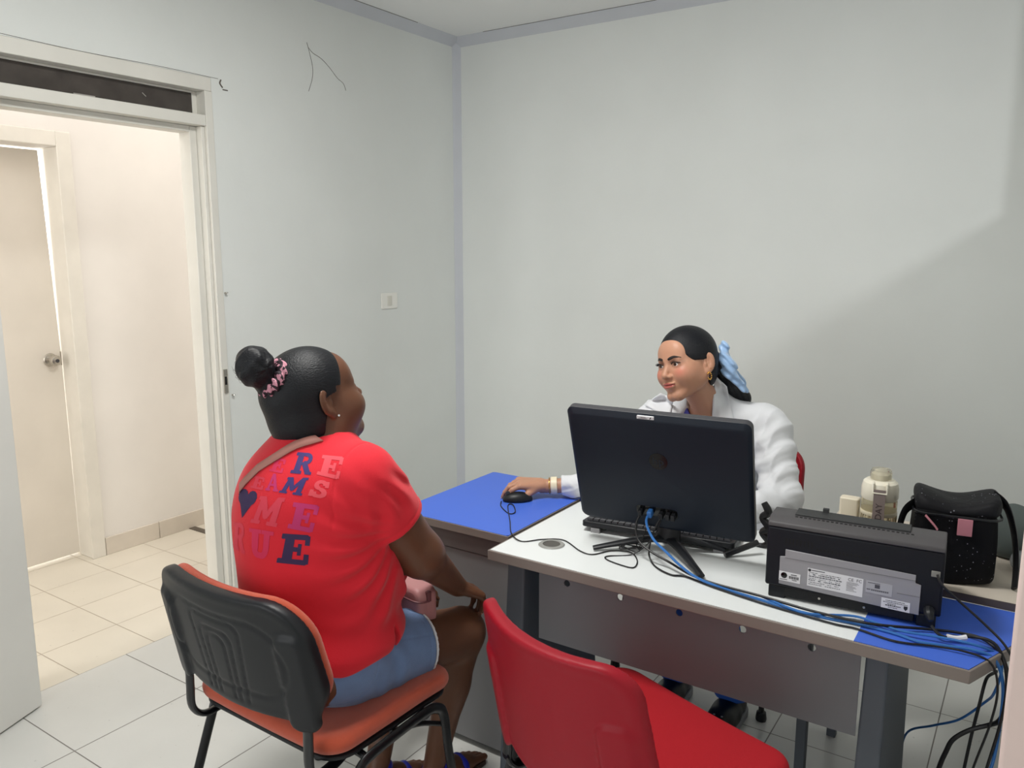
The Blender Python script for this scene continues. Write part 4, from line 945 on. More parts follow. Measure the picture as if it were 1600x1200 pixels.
def bun1(P):
    c = H1c + BUNd
    q = P - c
    rad = length(q)
    sw = 0.003*np.sin(5*np.arctan2(q[:, 2], q[:, 1]) + rad*90 + 4*np.sin(q[:, 0]*60))
    return ell(P, c, (0.043, 0.045, 0.048)) + sw*0.5 + 0.0025*noise3(P, 150, 8)
def nape1(P):
    fd = V3(0.26, 0.966, 0.0)
    d = cone(P, (1.446, -2.500, 1.135), H1c + V3(-0.004, -0.030, -0.035), 0.077, 0.090)
    d = smax(d, (P - V3(1.448, -2.500, 1.1)) @ fd, 0.006)
    return smax(d, 1.118 - P[:, 2], 0.01)
h1 = localize(sdf_object('hair', lambda P: smin(smin(hair1(P), nape1(P), 0.02), smin(bun1(P), cone(P, H1c + H1B @ V3(-0.004, 0.085, 0.055), H1c + BUNd, 0.040, 0.030), 0.012), 0.010) , tuple(H1c-0.28), tuple(H1c+0.28), 0.0028, hairM, w1, marg=0.01), W1)
# loose hairs around the bun and the nape
rs = np.random.RandomState(4)
g = G(); g.X = W1
for k in range(90):
    dv = rs.normal(size=3); dv /= np.linalg.norm(dv); c = H1c + BUNd + dv*0.044; t = np.cross(dv, rs.normal(size=3)); t /= np.linalg.norm(t)
    g.tube([c, c + dv*0.003 + t*0.006, c + dv*0.004 + t*0.014], [0.0004, 0.0003, 0.0001], n=4, sub=3)
for k in range(26):
    c = H1c + H1R @ V3(rs.uniform(-0.04, 0.04), 0.104, rs.uniform(-0.085, 0.0)); c = c + H1R @ V3(0, 0.004, 0)
    g.tube([c, c + V3(-0.004, -0.006, -0.008), c + V3(-0.002, -0.008, -0.020)], [0.0007, 0.0006, 0.0003], n=4, sub=3)
tag(g.build('stray_hairs', hairM, h1), kind='stuff')
scM = mat('scrunchie_print', rgb(30, 18, 26), 0.7, bump=0.4, bscale=90)
nt = scM.node_tree; N = nt.nodes; L = nt.links; b = N['Principled BSDF']
v = N.new('ShaderNodeTexVoronoi'); v.inputs['Scale'].default_value = 130; tcn = N.new('ShaderNodeTexCoord'); L.new(tcn.outputs['Object'], v.inputs['Vector'])
cr = N.new('ShaderNodeValToRGB'); cr.color_ramp.elements[0].position = 0.35; cr.color_ramp.elements[0].color = rgb(34, 20, 30); cr.color_ramp.elements[1].position = 0.45; cr.color_ramp.elements[1].color = rgb(200, 140, 156); cr.color_ramp.interpolation = 'CONSTANT'
vs_ = N.new('ShaderNodeSeparateColor'); L.new(v.outputs['Color'], vs_.inputs[0]); L.new(vs_.outputs[0], cr.inputs[0]); L.new(cr.outputs[0], b.inputs['Base Color'])
ax_ = (H1B @ V3(0.005, 0.045, 0.045)); ax_ = ax_/np.linalg.norm(ax_); scc = H1c + H1B @ V3(0.004, 0.110, 0.098) + V3(0.015, 0.010, 0.003)
def scr(P):
    q = P - scc; h = q @ ax_; rr_ = q - h[:, None]*ax_; r = length(rr_)
    t = np.arctan2(rr_[:, 2], rr_ @ np.cross(ax_, V3(0, 0, 1)))
    return np.hypot((h)/1.0, (r - 0.036)) - 0.0130 - 0.0030*np.sin(t*13 + h*200)
localize(sdf_object('scrunchie', scr, tuple(scc-0.08), tuple(scc+0.08), 0.002, scM, w1), W1)
ear1 = H1c + H1R @ (V3(-0.0850, -0.002, -0.016)*HS1)
g = G(); g.X = W1; g.tube([ear1 + V3(0.0, -0.0, 0), ear1 + V3(0.004, -0.003, 0.001)], 0.0026, n=10, smooth=False); g.build('earring', mat('silver', rgb(225, 225, 228), 0.15, metal=1), w1)
# clothes
def wr(P):                                                             # cloth folds of the shirt
    x, y, z = P[:, 0], P[:, 1], P[:, 2]
    a = V3(1.70, -2.42, 0.93); q = P - a; r = length(q); th = np.arctan2(q[:, 2], np.hypot(q[:, 0], q[:, 1]))
    f = 0.0055*np.sin(th*22 + 2.0*np.sin(r*14)) * np.exp(-((r-0.17)/0.07)**2) * np.clip(1 - th*0.8, 0, 1)
    f += 0.0055*np.sin(z*62 + 1.3*np.sin(x*16) + 8*(x-1.45)) * np.exp(-((z-0.70)/0.10)**2) * (0.4+0.6*np.clip((x-1.45)*5, 0, 1))
    f += 0.0018*noise3(P, 22, 11)
    return f
def sleeve(P, S_, E_, r0, r1):
    L = E_ - S_; l = np.linalg.norm(L); a = L/l; m = S_ + a*l*0.54
    d = cone(P, S_ + a*0.0, m, r0, r1); t = (P - S_) @ a
    fold = 0.0050*np.sin(((P - S_) @ V3(0.3, 0.8, 0.5))*120 + 2*np.sin(P[:, 2]*30))*np.exp(-((t-0.05)/0.05)**2)
    hem = 0.0022*np.exp(-((t - (l*0.54-0.018))/0.0016)**2)
    return smax(d + fold + hem, t - l*0.54, 0.003), t
def shirt1(P):
    x, y, z = P[:, 0], P[:, 1], P[:, 2]
    d = torso1(P, 0.012)
    d = smin(d, ell(P, (1.455, -2.50, 0.665), (0.232, 0.195, 0.10)), 0.05)
    hemz = 0.640 + 0.05*np.clip((y+2.47)*4, 0, 1) - 0.030*np.exp(-((x-1.655)/0.03)**2) + 0.035*np.exp(-((x-1.62)/0.018)**2)*(y > -2.56) + 0.004*np.sin(x*40) + (x > 1.58)*(0.055*np.exp(-((y+2.455)/0.013)**2) - 0.035*np.exp(-((y+2.41)/0.02)**2))
    d = smax(d, hemz - z, 0.006)
    for S_, E_ in ((SH_R, EL_R), (SH_L, EL_L)):
        s_, t = sleeve(P, S_, E_, 0.090, 0.083); d = smin(d, s_, 0.022)
    # shoulder seam
    d = d + 0.0022*np.exp(-((np.abs(x-1.448) - 0.172 - 0.05*(1.05-z))/0.0022)**2)*(z > 0.96)
    ncut = cone(P, (1.450, -2.478, 1.12), H1c + V3(0, -0.02, -0.04), 0.082, 0.092)
    d = smax(d, -ncut, 0.004)
    d = smax(d, z - (1.190 - 0.25*(y+2.55)), 0.006)
    return d + wr(P)
shirtM = mat('red_cotton', rgb(218, 28, 46), 0.85, bump=0.25, bscale=500, sheen=0.15, var=0.04, vscale=6)
sh1 = localize(sdf_object('shirt', shirt1, (1.10, -2.82, 0.50), (1.80, -2.15, 1.22), 0.0034*VOX, shirtM, w1, marg=0.012), W1)
def shorts(P):
    x, y, z = P[:, 0], P[:, 1], P[:, 2]
    d = ell(P, (1.450, -2.525, 0.615), (0.222, 0.186, 0.150))
    for s_, K, hx in ((1, KN_R, 1.552), (-1, KN_L, 1.352)):
        A = V3(hx, -2.50, 0.566); a = (K - A); l = np.linalg.norm(a); a = a/l; m = A + a*l*0.52
        t = cone(P, A, m, 0.108, 0.100); h = (P - A) @ a
        t = smax(t, h - l*0.52, 0.004); t = t + 0.0016*np.exp(-((h - l*0.52 + 0.022)/0.0015)**2)
        d = smin(d, t, 0.03)
    f = 0.0030*np.sin((x*0.6 + y + z*0.4)*85 + 2*np.sin(z*30))*np.exp(-((y+2.44)/0.06)**2) + 0.002*noise3(P, 30, 4)
    # side seam and pocket
    f = f + 0.0020*np.exp(-((z - 0.612 + 0.28*(y+2.4))/0.0018)**2)*(x > 1.60)
    pk = np.hypot(y + 2.60, (z - 0.60)*1.0) - 0.088
    f = f + 0.0018*np.exp(-(pk/0.0018)**2)*(x > 1.55)*(y > -2.66)
    return d + f
denimM = mat('denim', rgb(112, 140, 184), 0.9, bump=0.4, bscale=700, var=0.10, vscale=20, sheen=0.2)
sr1 = localize(sdf_object('shorts', shorts, (1.15, -2.82, 0.44), (1.78, -2.10, 0.80), 0.0034*VOX, denimM, w1, marg=0.01), W1)
# lining turned out at the hem
def hemline(P):
    A = V3(1.552, -2.50, 0.566); a = (KN_R - A); l = np.linalg.norm(a); a = a/l; h = (P-A) @ a; m = A + a*l*0.52
    r = length((P - A) - h[:, None]*a)
    return np.maximum(np.abs(h - l*0.52 - 0.004) - 0.0035, np.abs(r - 0.0945) - 0.0040) 
lace = localize(sdf_object('hem_lining', hemline, (1.40, -2.35, 0.42), (1.72, -2.08, 0.70), 0.003, mat('white_lining', rgb(226, 228, 232), 0.9), w1), W1)
# sandals
for nm, A, yw in (('sandal', AN_R, -8), ('sandal', AN_L, -15)):
    X = W1 @ Matrix.Translation((A[0], A[1], 0)) @ Matrix.Rotation(math.radians(yw), 4, 'Z')
    g = G(); g.X = X; g.prism([(-0.030, -0.062), (0.030, -0.062), (0.034, 0.0), (0.036, 0.07), (0.044, 0.13), (0.038, 0.18), (0.012, 0.205), (-0.02, 0.195), (-0.042, 0.165), (-0.046, 0.11), (-0.036, 0.04), (-0.034, 0)], 0.001, 0.016)
    sd = g.build('sandal', mat('sandal_sole', rgb(60, 44, 36), 0.7), w1, bevel=0.003)
    stb = mat('blue_strap', rgb(30, 40, 170), 0.4)
    g = G(); g.X = X; g.tube([(-0.040, 0.10, 0.012), (-0.030, 0.098, 0.045), (0, 0.095, 0.062), (0.032, 0.098, 0.045), (0.040, 0.10, 0.012)], 0.010, n=8, flat=(1, 0.3), up=(0, 1, 0)); g.build('strap', stb, sd)
    g = G(); g.X = X; g.tube([(-0.036, -0.02, 0.012), (-0.041, -0.01, 0.05), (-0.030, 0.025, 0.085), (0, 0.046, 0.092), (0.030, 0.025, 0.085), (0.041, -0.01, 0.05), (0.036, -0.02, 0.012)], 0.010, n=8, flat=(1, 0.3), up=(0, 1, 0)); g.build('strap', stb, sd)
nails(handR1, Rh, mat('nail_natural', rgb(180, 130, 116), 0.3), w1, s=0.98)
# printed letters lying on the back of the shirt: each glyph is drawn in its own four-sided cell and laid onto the cloth
EYE = Vector((2.95, -3.84, 1.6))
def bez(poly): return poly
def seg(x, y, a, b, r):
    ax_, ay_ = a; bx, by = b; px, py = x-ax_, y-ay_; dx, dy = bx-ax_, by-ay_; h = np.clip((px*dx+py*dy)/(dx*dx+dy*dy+1e-9), 0, 1)
    return np.hypot(px-dx*h, py-dy*h) - r
def bar(x, y, x0, x1, y0, y1, r=0.03): return rr2(x-(x0+x1)/2, y-(y0+y1)/2, (x1-x0)/2, (y1-y0)/2, r)
def glyph(ch, x, y):
    """x to the right, y up, both 0..1; heavy slab serif letters"""
    m = np.minimum
    if ch == 'E':
        d = m(bar(x, y, .16, .46, .03, .97), m(bar(x, y, .02, .90, 0, .17), bar(x, y, .02, .90, .83, 1)))
        d = m(d, bar(x, y, .3, .66, .42, .58)); d = m(d, bar(x, y, .60, .72, .30, .70)); d = m(d, bar(x, y, .80, .97, .03, .36)); return m(d, bar(x, y, .80, .97, .66, .97))
    if ch == 'R':
        d = m(bar(x, y, .14, .42, .03, .97), m(bar(x, y, .02, .52, 0, .15), bar(x, y, .02, .60, .85, 1)))
        b = np.abs(np.hypot((x-.56)/1.0, (y-.72)/.9) - .215) - .095; b = np.where(x < .5, 9, b); d = m(d, b); d = m(d, bar(x, y, .38, .60, .42, .56))
        d = m(d, seg(x, y, (.56, .48), (.78, .12), .12)); return m(d, bar(x, y, .68, .99, 0, .13))
    if ch == 'M':
        d = m(bar(x, y, .08, .26, .03, .97), bar(x, y, .70, .93, .03, .97)); d = m(d, m(bar(x, y, 0, .34, 0, .14), bar(x, y, .60, 1, 0, .14)))
        d = m(d, m(seg(x, y, (.20, .92), (.48, .30), .10), seg(x, y, (.78, .92), (.48, .30), .09))); return m(d, m(bar(x, y, 0, .26, .86, 1), bar(x, y, .72, 1, .86, 1)))
    if ch == 'S':
        a1 = np.abs(np.hypot((x-.5)/1.15, y-.72) - .19) - .10; a1 = np.where((x > .5) & (y < .70), 9, a1)
        a2 = np.abs(np.hypot((x-.5)/1.25, y-.28) - .20) - .10; a2 = np.where((x < .5) & (y > .32), 9, a2)
        return m(m(a1, a2), m(bar(x, y, .72, .90, .60, .95), bar(x, y, .06, .24, .04, .42)))
    if ch == 'U':
        d = m(bar(x, y, .14, .40, .30, .97), bar(x, y, .62, .84, .30, .97)); d = m(d, m(bar(x, y, .02, .50, .86, 1), bar(x, y, .52, .98, .86, 1)))
        a1 = np.abs(np.hypot((x-.49), (y-.32)) - .23) - .115; return m(d, np.where(y > .34, 9, a1))
    if ch == 'A':
        d = m(seg(x, y, (.46, .92), (.18, .08), .08), seg(x, y, (.52, .92), (.80, .08), .12)); d = m(d, bar(x, y, .28, .68, .28, .42)); return m(d, m(bar(x, y, 0, .36, 0, .13), bar(x, y, .60, 1, 0, .13)))
    hx_, hy_ = np.abs(x-.5), y                                             # heart
    d = m(np.hypot(hx_-.24, hy_-.74) - .25, 9); t = np.maximum(hx_*0.80 + (0.72-hy_)*0.52 - 0.375, hy_-.78); return m(d, np.maximum(t, hx_-.5))
sb = bvh_of(sh1)
def decal(name, ch, quad, m, parent, bvh, n=52, off=0.0007, plane_y=-2.72, inv=W1):
    q = [Vector((x, plane_y, z)) for x, z in quad]; g = G(); ids = {}
    lo = Vector((1.45, -2.5, 0)) * 0
    xs = (np.arange(n)+0.5)/n; X_, Y_ = np.meshgrid(xs, xs); D_ = glyph(ch, X_, Y_)
    def V(i, j):
        if (i, j) not in ids:
            u_, v_ = i/n, 1-j/n
            p = (q[0]*(1-u_) + q[1]*u_)*(1-v_) + (q[3]*(1-u_) + q[2]*u_)*v_
            e = EYE; 
            if inv is not None: e = inv @ EYE; p = inv @ p
            hit, no, _, _ = bvh.ray_cast(e, (p-e).normalized())
            if hit is None: ids[(i, j)] = None
            else:
                if no.dot(p-e) > 0: no = -no
                ids[(i, j)] = g.pt(hit + no*off)
        return ids[(i, j)]
    for j in range(n):
        for i in range(n):
            if D_[j, i] < 0.0:
                f = [V(i, j), V(i+1, j), V(i+1, j+1), V(i, j+1)]
                if None not in f: g.face(f)
    if not g.f: return None
    return g.build(name, m, parent, smooth=180)
QD = {
'R1': [(1.6546, 1.1772), (1.714, 1.1827), (1.6944, 1.1334), (1.6274, 1.1273)],
'E1': [(1.7304, 1.1821), (1.7966, 1.1873), (1.7784, 1.1364), (1.7093, 1.1372)],
'M2': [(1.6223, 1.1173), (1.6876, 1.1262), (1.6615, 1.0822), (1.5883, 1.0773)],
'S2': [(1.7002, 1.1252), (1.756, 1.1298), (1.7437, 1.089), (1.6766, 1.0848)],
'H3': [(1.4582, 1.0664), (1.5231, 1.0677), (1.4863, 0.9959), (1.4293, 0.9917)],
'M3': [(1.5271, 1.0587), (1.6101, 1.0685), (1.5756, 0.9955), (1.4857, 0.9892)],
'E3': [(1.6341, 1.0634), (1.72, 1.0712), (1.6931, 1.0048), (1.61, 1.0007)],
'R4': [(1.4281, 0.978), (1.4706, 0.983), (1.4616, 0.9059), (1.4148, 0.9144)],
'U4': [(1.4797, 0.9748), (1.5678, 0.9826), (1.5509, 0.9107), (1.474, 0.907)],
'E4': [(1.5931, 0.9845), (1.6885, 0.9993), (1.6757, 0.9276), (1.5672, 0.9111)],
'E2': [(1.5117, 1.1027), (1.5469, 1.1035), (1.5376, 1.0733), (1.4926, 1.0722)],
'A2': [(1.5595, 1.1182), (1.598, 1.118), (1.5862, 1.0785), (1.5446, 1.0745)],
'E0': [(1.5805, 1.1558), (1.6206, 1.1555), (1.605, 1.1222), (1.5597, 1.1214)],
}
navy = mat('print_navy', rgb(62, 48, 108), 0.7); pale = mat('print_coral', rgb(226, 78, 90), 0.7); mag = mat('print_magenta', rgb(190, 44, 104), 0.7); navy2 = mat('print_dark_navy', rgb(52, 34, 76), 0.7)
faint = mat('print_faint', rgb(212, 56, 76), 0.7); dim = mat('print_red_violet', rgb(206, 42, 84), 0.7)
for key, m_ in (('R1', navy), ('E1', pale), ('M2', navy), ('S2', pale), ('H3', navy2), ('M3', faint), ('E3', mag), ('R4', faint), ('U4', dim), ('E4', navy2), ('E2', faint), ('A2', mag), ('E0', dim)):
    decal('printed_letter' if key != 'H3' else 'printed_heart', key[0], QD[key], m_, sh1, sb)

# crossbody bag on the lap with its strap over the shoulder
hb = empty('crossbody_bag', (1.485, -2.225, 0.625), math.radians(-8), 'dusty pink crossbody bag on the lap of the woman in the red shirt', 'bag')
pkL = mat('pink_leather', rgb(186, 132, 132), 0.5, bump=0.2, bscale=200)
def hbag(P):
    return smax(rr2(P[:, 0], P[:, 2], 0.125, 0.060, 0.03), np.abs(P[:, 1]) - 0.036, 0.018) + 0.002*noise3(P, 40, 2)
sdf_object('bag_body', hbag, (-.16, -.06, -.09), (.16, .06, .09), 0.004, pkL, hb, marg=.01)
g = G(); g.tube([(-0.11, -0.038, 0.028), (0, -0.041, 0.034), (0.11, -0.038, 0.028), (0.126, 0, 0.022)], 0.003, n=6); g.build('bag_zip', mat('mauve_dark', rgb(120, 72, 76), 0.5), hb)
g = G(); g.box(0.108, 0.128, -0.008, 0.008, 0.02, 0.05); g.build('strap_tab', mat('mauve_dark', 0), hb, bevel=0.003)

# the strap follows the cloth of the back, over the shoulder and down in front
def drape(pts, bvh, off, inv, plane_y):
    out = []
    for x, z in pts:
        p = inv @ Vector((x, plane_y, z)); e = inv @ EYE
        hit, no, _, _ = bvh.ray_cast(e, (p-e).normalized())
        if hit is not None:
            if no.dot(p-e) > 0: no = -no
            out.append((hit + no*off, no))
    return out
sp_pts = [(1.722, 1.2145), (1.700, 1.208), (1.677, 1.2005), (1.652, 1.191), (1.6298, 1.180), (1.5827, 1.1535), (1.5274, 1.122), (1.4805, 1.0849), (1.4603, 1.066)]
dr_ = drape(sp_pts, sb, 0.004, W1, -2.72)
g = G(); g.X = Matrix.Rotation(math.radians(8), 4, 'Z') @ Matrix.Translation((-1.485, 2.225, -0.625)) @ W1.inverted()
front = []
for x, y in ((1.47, -2.33), (1.48, -2.36)):
    p = W1 @ Vector((x, y, 1.5)); hit, no, _, _ = sb.ray_cast(p, Vector((0, 0, -1)))
    if hit is not None: front.append(hit + Vector((0, 0, 0.003)))
side = [W1 @ Vector(p) for p in ((1.262, -2.56, 0.90), (1.222, -2.48, 0.80), (1.235, -2.36, 0.72), (1.34, -2.25, 0.67))]
path_ = front + [W1 @ Vector((1.47, -2.43, 1.10))] + [p for p, _ in dr_] + side; nf = len(front) + 1
gg = []
wd = 0.0115
rows = []
for i, p in enumerate(path_):
    t = (path_[min(i+1, len(path_)-1)] - path_[max(i-1, 0)]).normalized()
    j = i - nf; no = dr_[j][1] if 0 <= j < len(dr_) else (Vector((0, 0, 1)) if j < 0 else Vector((-1, -0.3, 0.1)).normalized())
    b_ = t.cross(no).normalized(); rows.append((g.pt(p + b_*wd), g.pt(p - b_*wd)))
for a_, b_ in zip(rows, rows[1:]): g.face((a_[0], b_[0], b_[1], a_[1]))
g.build('shoulder_strap', mat('taupe_pink_strap', rgb(170, 116, 106), 0.6), hb, smooth=180, solid=0.003, subd=0)
# ================= the woman in the white coat =================
w2 = empty('person', (2.05, -1.05, 0), 0, 'dark haired woman in a white coat seated behind the desk, one hand on the mouse', 'person')
W2 = Matrix.Translation((-2.05, 1.05, 0))
HS2 = 1.03; H2c = V3(1.972, -1.325, 1.222); H2R = rot(0, 0, -22.2) @ rot(-2.6, 0, 0) @ rot(0, -13.6, 0)
hsh_R, hel_R, hwr_R = V3(1.815, -1.225, 1.000), V3(1.845, -1.390, 0.812), V3(1.548, -1.552, 0.792)
hsh_L, hel_L, hwr_L = V3(2.215, -1.180, 1.010), V3(2.295, -1.290, 0.812), V3(2.210, -1.520, 0.795)
RhR = frame((-0.115, -0.100, 0.016), (0.12, -0.12, 1))*np.array([[-1, 1, 1]]); RhL = frame((-0.15, -0.25, -0.02), (0, 0, 1))
RHf = RhR*np.array([[1, 1, 1]])
handR2 = hand_parts(hwr_R + V3(0, 0, 0.006), RhR, s=0.94, thumb=(34, 22), curls=((28, 28, 14), (26, 30, 16), (30, 32, 18), (34, 34, 20)))
handL2 = hand_parts(hwr_L, RhL, s=0.94, curl=(20, 30, 22), thumb=(30, 15))
def torso2(P, e=0.0):
    return uni([ell(P, (2.055, -1.03, 0.60), (0.175+e, 0.130+e, 0.130+e)), ell(P, (2.045, -1.07, 0.77), (0.135+e, 0.105+e, 0.130+e)), ell(P, (2.025, -1.14, 0.93), (0.155+e, 0.108+e, 0.150+e)),
                cone(P, (1.855, -1.205, 1.005), (2.180, -1.165, 1.015), 0.056+e, 0.056+e), cone(P, (2.02, -1.19, 1.00), (2.012, -1.215, 1.08), 0.075+e*1.1, 0.048+e)], 0.05)
KR2, AR2 = V3(1.965, -1.50, 0.50), V3(1.955, -1.265, 0.09); KL2, AL2 = V3(2.150, -1.50, 0.50), V3(2.165, -1.285, 0.09)
def legs2(P, e=0.0):
    o = []
    for hx, K, A in ((1.975, KR2, AR2), (2.130, KL2, AL2)):
        d = cone(P, (hx, -1.06, 0.56), K, 0.088+e, 0.062+e); o.append(smin(d, cone(P, K, A, 0.056+e, 0.036+e), 0.02))
    return o
def body2(P):
    d = head_sdf(place(P, H2c, H2R, HS2), 0.35)*HS2
    nb = H2c + H2R @ V3(0, 0.022, -0.060)
    d = smin(d, cone(P, (2.022, -1.205, 1.045), nb, 0.052, 0.048), 0.018)
    d = smin(d, torso2(P), 0.025)
    for S_, E_, W_ in ((hsh_R, hel_R, hwr_R), (hsh_L, hel_L, hwr_L)):
        d = smin(d, smin(cone(P, S_, E_, 0.046, 0.038), cone(P, E_, W_, 0.036, 0.0235), 0.02), 0.02)
    for l in legs2(P): d = smin(d, l, 0.02)
    for A in (AR2, AL2): d = smin(d, cone(P, A - V3(0, 0, 0.04), (A[0], A[1]-0.12, 0.045), 0.030, 0.020), 0.02)
    d = smin(d, hand_sdf(P, handR2), 0.008); d = smin(d, hand_sdf(P, handL2), 0.008)
    return smax(d, 0.015 - P[:, 2], 0.004)
skin2 = skin('skin_light_brown', rgb(196, 142, 112), 0.42, 0.04)
lip2 = skin('lips_rose', rgb(176, 96, 88), 0.32)
blush = skin('skin_blush', rgb(204, 132, 108), 0.42, 0.03)
def pick2(c):
    q = place(c, H2c, H2R, HS2); o = np.zeros(len(c), int)
    ax = np.abs(q[:, 0])
    o[(ax < 0.0225) & (q[:, 1] < -0.083) & (np.abs(q[:, 2] + 0.0615 - 2*q[:, 0]**2) < 0.0088*(1-(ax/0.026)**2))] = 1
    return o
b2 = localize(sdf_object('body', body2, (1.30, -1.80, 0.0), (2.45, -0.85, 1.42), 0.0024*VOX, [skin2, lip2], w2, pick=pick2), W2)
X2 = W2 @ xf(H2c, H2R, HS2)
# make-up: rose cheeks, brown lids; lives on the skin as a colour attribute
def paint(obj, c, R, sc, inv, base):
    me = obj.data; n = len(me.vertices); co = np.empty(n*3); me.vertices.foreach_get('co', co); co = co.reshape(-1, 3)
    Mi = np.array(inv.inverted()); wco = co @ Mi[:3, :3].T + Mi[:3, 3]; q = place(wco, c, R, sc); ax = np.abs(q[:, 0])
    col = np.tile(np.array(base[:3]), (n, 1))
    def mixin(w_, c2):
        nonlocal col
        w_ = np.clip(w_, 0, 1)[:, None]; col = col*(1-w_) + np.array(c2[:3])*w_
    front_ = (q[:, 1] < -0.02)
    mixin(0.55*np.exp(-((ax-0.046)/0.018)**2 - ((q[:, 2]+0.022)/0.016)**2)*front_, rgb(206, 112, 96))
    mixin(0.75*np.exp(-((ax-0.033)/0.019)**2 - ((q[:, 2]-0.0085)/0.0075)**2)*(q[:, 1] < -0.065), rgb(96, 62, 50))
    mixin(0.35*np.exp(-((ax-0.033)/0.016)**2 - ((q[:, 2]+0.006)/0.005)**2)*(q[:, 1] < -0.065), rgb(120, 80, 64))
    at = me.color_attributes.new('tint', 'FLOAT_COLOR', 'POINT'); at.data.foreach_set('color', np.concatenate([col, np.ones((n, 1))], 1).ravel())
paint(b2, H2c, H2R, HS2, W2, rgb(188, 140, 114))
nt = skin2.node_tree
for l_ in list(nt.links):
    if l_.to_socket.name == 'Base Color': nt.links.remove(l_)
an = nt.nodes.new('ShaderNodeAttribute'); an.attribute_name = 'tint'; nt.links.new(an.outputs['Color'], nt.nodes['Principled BSDF'].inputs['Base Color'])
# eyes, brows, lashes
eyeW = mat('eye_white', rgb(226, 220, 214), 0.15); iris = mat('iris_brown', rgb(58, 34, 22), 0.1)
for s in (-1, 1):
    def eye(P, s=s): return ell(P, (0.0315*s, -0.0737, 0.003), (0.0145, 0.0135, 0.0115))
    gz = V3(-0.10, -1, -0.02); gz = gz/np.linalg.norm(gz)
    e = sdf_object('eye', eye, (0.0315*s-.02, -.095, -.015), (0.0315*s+.02, -.055, .02), 0.0012, [eyeW, iris], w2, pick=lambda c, s=s: length((c - V3(0.0315*s, -0.0737, 0.003))/V3(0.0145, 0.0135, 0.0115) - gz) < 0.46)
    e.data.transform(X2)
browM = mat('brow_dark', rgb(34, 24, 22), 0.7)
for s in (-1, 1):
    g = G(); g.X = X2; g.tube([(0.0115*s, -0.0945, 0.0205), (0.022*s, -0.0935, 0.0240), (0.034*s, -0.0885, 0.0265), (0.051*s, -0.0765, 0.0225)], [0.0038, 0.0046, 0.0038, 0.0010], n=8, flat=(1.0, 0.75), up=(0, 0, 1)); g.build('eyebrow', browM, w2)
    g = G(); g.X = X2
    for k in range(15):
        t = k/14; x = (0.0195 + 0.0275*t); zz = 0.0040 + 0.0056*math.sin(math.pi*(0.12+0.76*t)); yy = -0.0900 + 0.0085*max(0, t-0.35)**1.3*1.6
        g.tube([(x*s, yy, zz), ((x+0.0012+0.003*t)*s, yy-0.0042, zz+0.0012), ((x+0.002+0.005*t)*s, yy-0.0062, zz+0.0048)], [0.0007, 0.0005, 0.0002], n=4, sub=2)
    g.tube([((0.0180)*s, -0.0895, 0.0030), (0.025*s, -0.0915, 0.0082), (0.033*s, -0.0910, 0.0098), (0.0425*s, -0.0866, 0.0078), (0.0505*s, -0.0800, 0.0062)], [0.0008, 0.0014, 0.0017, 0.0016, 0.0005], n=6)
    tag(g.build('eyelashes', mat('lash_black', rgb(12, 10, 12), 0.6), w2), kind='stuff')
# hair, swept back into a low ponytail with a pale blue satin bow
def hair2(P):
    q = place(P, H2c, H2R, HS2); x, y, z = q[:, 0], q[:, 1], q[:, 2]; ax = np.abs(x)
    d = ell(q, (0, 0.012, 0.038), (0.0825, 0.103, 0.0925))
    d = smin(d, ell(q, (0, 0.055, -0.025), (0.060, 0.050, 0.060)), 0.03)
    # hairline: forehead arch at the middle, falling to the temples and above the ear
    front = 0.083 - 9.0*ax*ax + 0.0*y                                  # height of the line over the forehead
    line = -(z - (front + 0.95*(y + 0.055)*0 )) 
    cut = np.where(y < -0.040, -(z - np.minimum(0.068, 0.073 - 15.0*ax*ax)), -10)
    back = -(y - (0.002 + 0.0*z))                                      # below the line only behind the ear
    low = np.where(z < 0.010, -(y - 0.018), -10)
    temple = -(z - 0.010 + 1.15*(y + 0.016))
    d = smax(d, np.minimum(np.maximum(cut, -10), 10), 0.004)
    d = smax(d, smin(temple, -(z - np.minimum(0.068, 0.075 - 15.0*ax*ax)), 0.004), 0.005)
    d = smax(d, low, 0.005)
    return smax(d, -(z + 0.075), 0.01)*HS2
def pony(P):
    a = H2c + H2R @ V3(0.012, 0.100, 0.020); b = V3(2.075, -1.200, 1.165); c = V3(2.098, -1.130, 1.095); e = V3(2.11, -1.07, 1.00)
    d = cone(P, a, b, 0.034, 0.029); d = smin(d, cone(P, b, c, 0.030, 0.028), 0.015); d = smin(d, cone(P, c, e, 0.028, 0.016), 0.015)
    return d + 0.0006*np.sin(P @ V3(400, 60, 120))
h2 = localize(sdf_object('hair', lambda P: smin(hair2(P), pony(P), 0.012), (1.80, -1.50, 0.92), (2.26, -1.0, 1.40), 0.0024*VOX, hairM, w2, marg=0.006), W2)
satin = mat('blue_satin', rgb(156, 190, 230), 0.3, bump=0.3, bscale=60, sheen=0.4, stretch=(1, 1, 4))
def bow(P):
    f = 0.0035*np.sin(P @ V3(160, 40, 190)) + 0.002*noise3(P, 150, 6)
    n = V3(2.054, -1.222, 1.244)
    d = ell(P, n, (0.020, 0.022, 0.020))
    d = smin(d, ell(P, n + V3(0.024, -0.008, -0.030), (0.029, 0.022, 0.044), rot(0, -28, 0)), 0.008)
    d = smin(d, ell(P, n + V3(0.000, 0.020, 0.022), (0.018, 0.018, 0.030), rot(0, -15, 0)), 0.008)
    d = smin(d, cone(P, n + V3(0.040, -0.010, -0.055), n + V3(0.078, 0.010, -0.104), 0.016, 0.008), 0.010)
    d = smin(d, cone(P, n + V3(0.010, 0.02, -0.01), n + V3(0.07, 0.05, -0.11), 0.013, 0.010), 0.008)
    return d + f
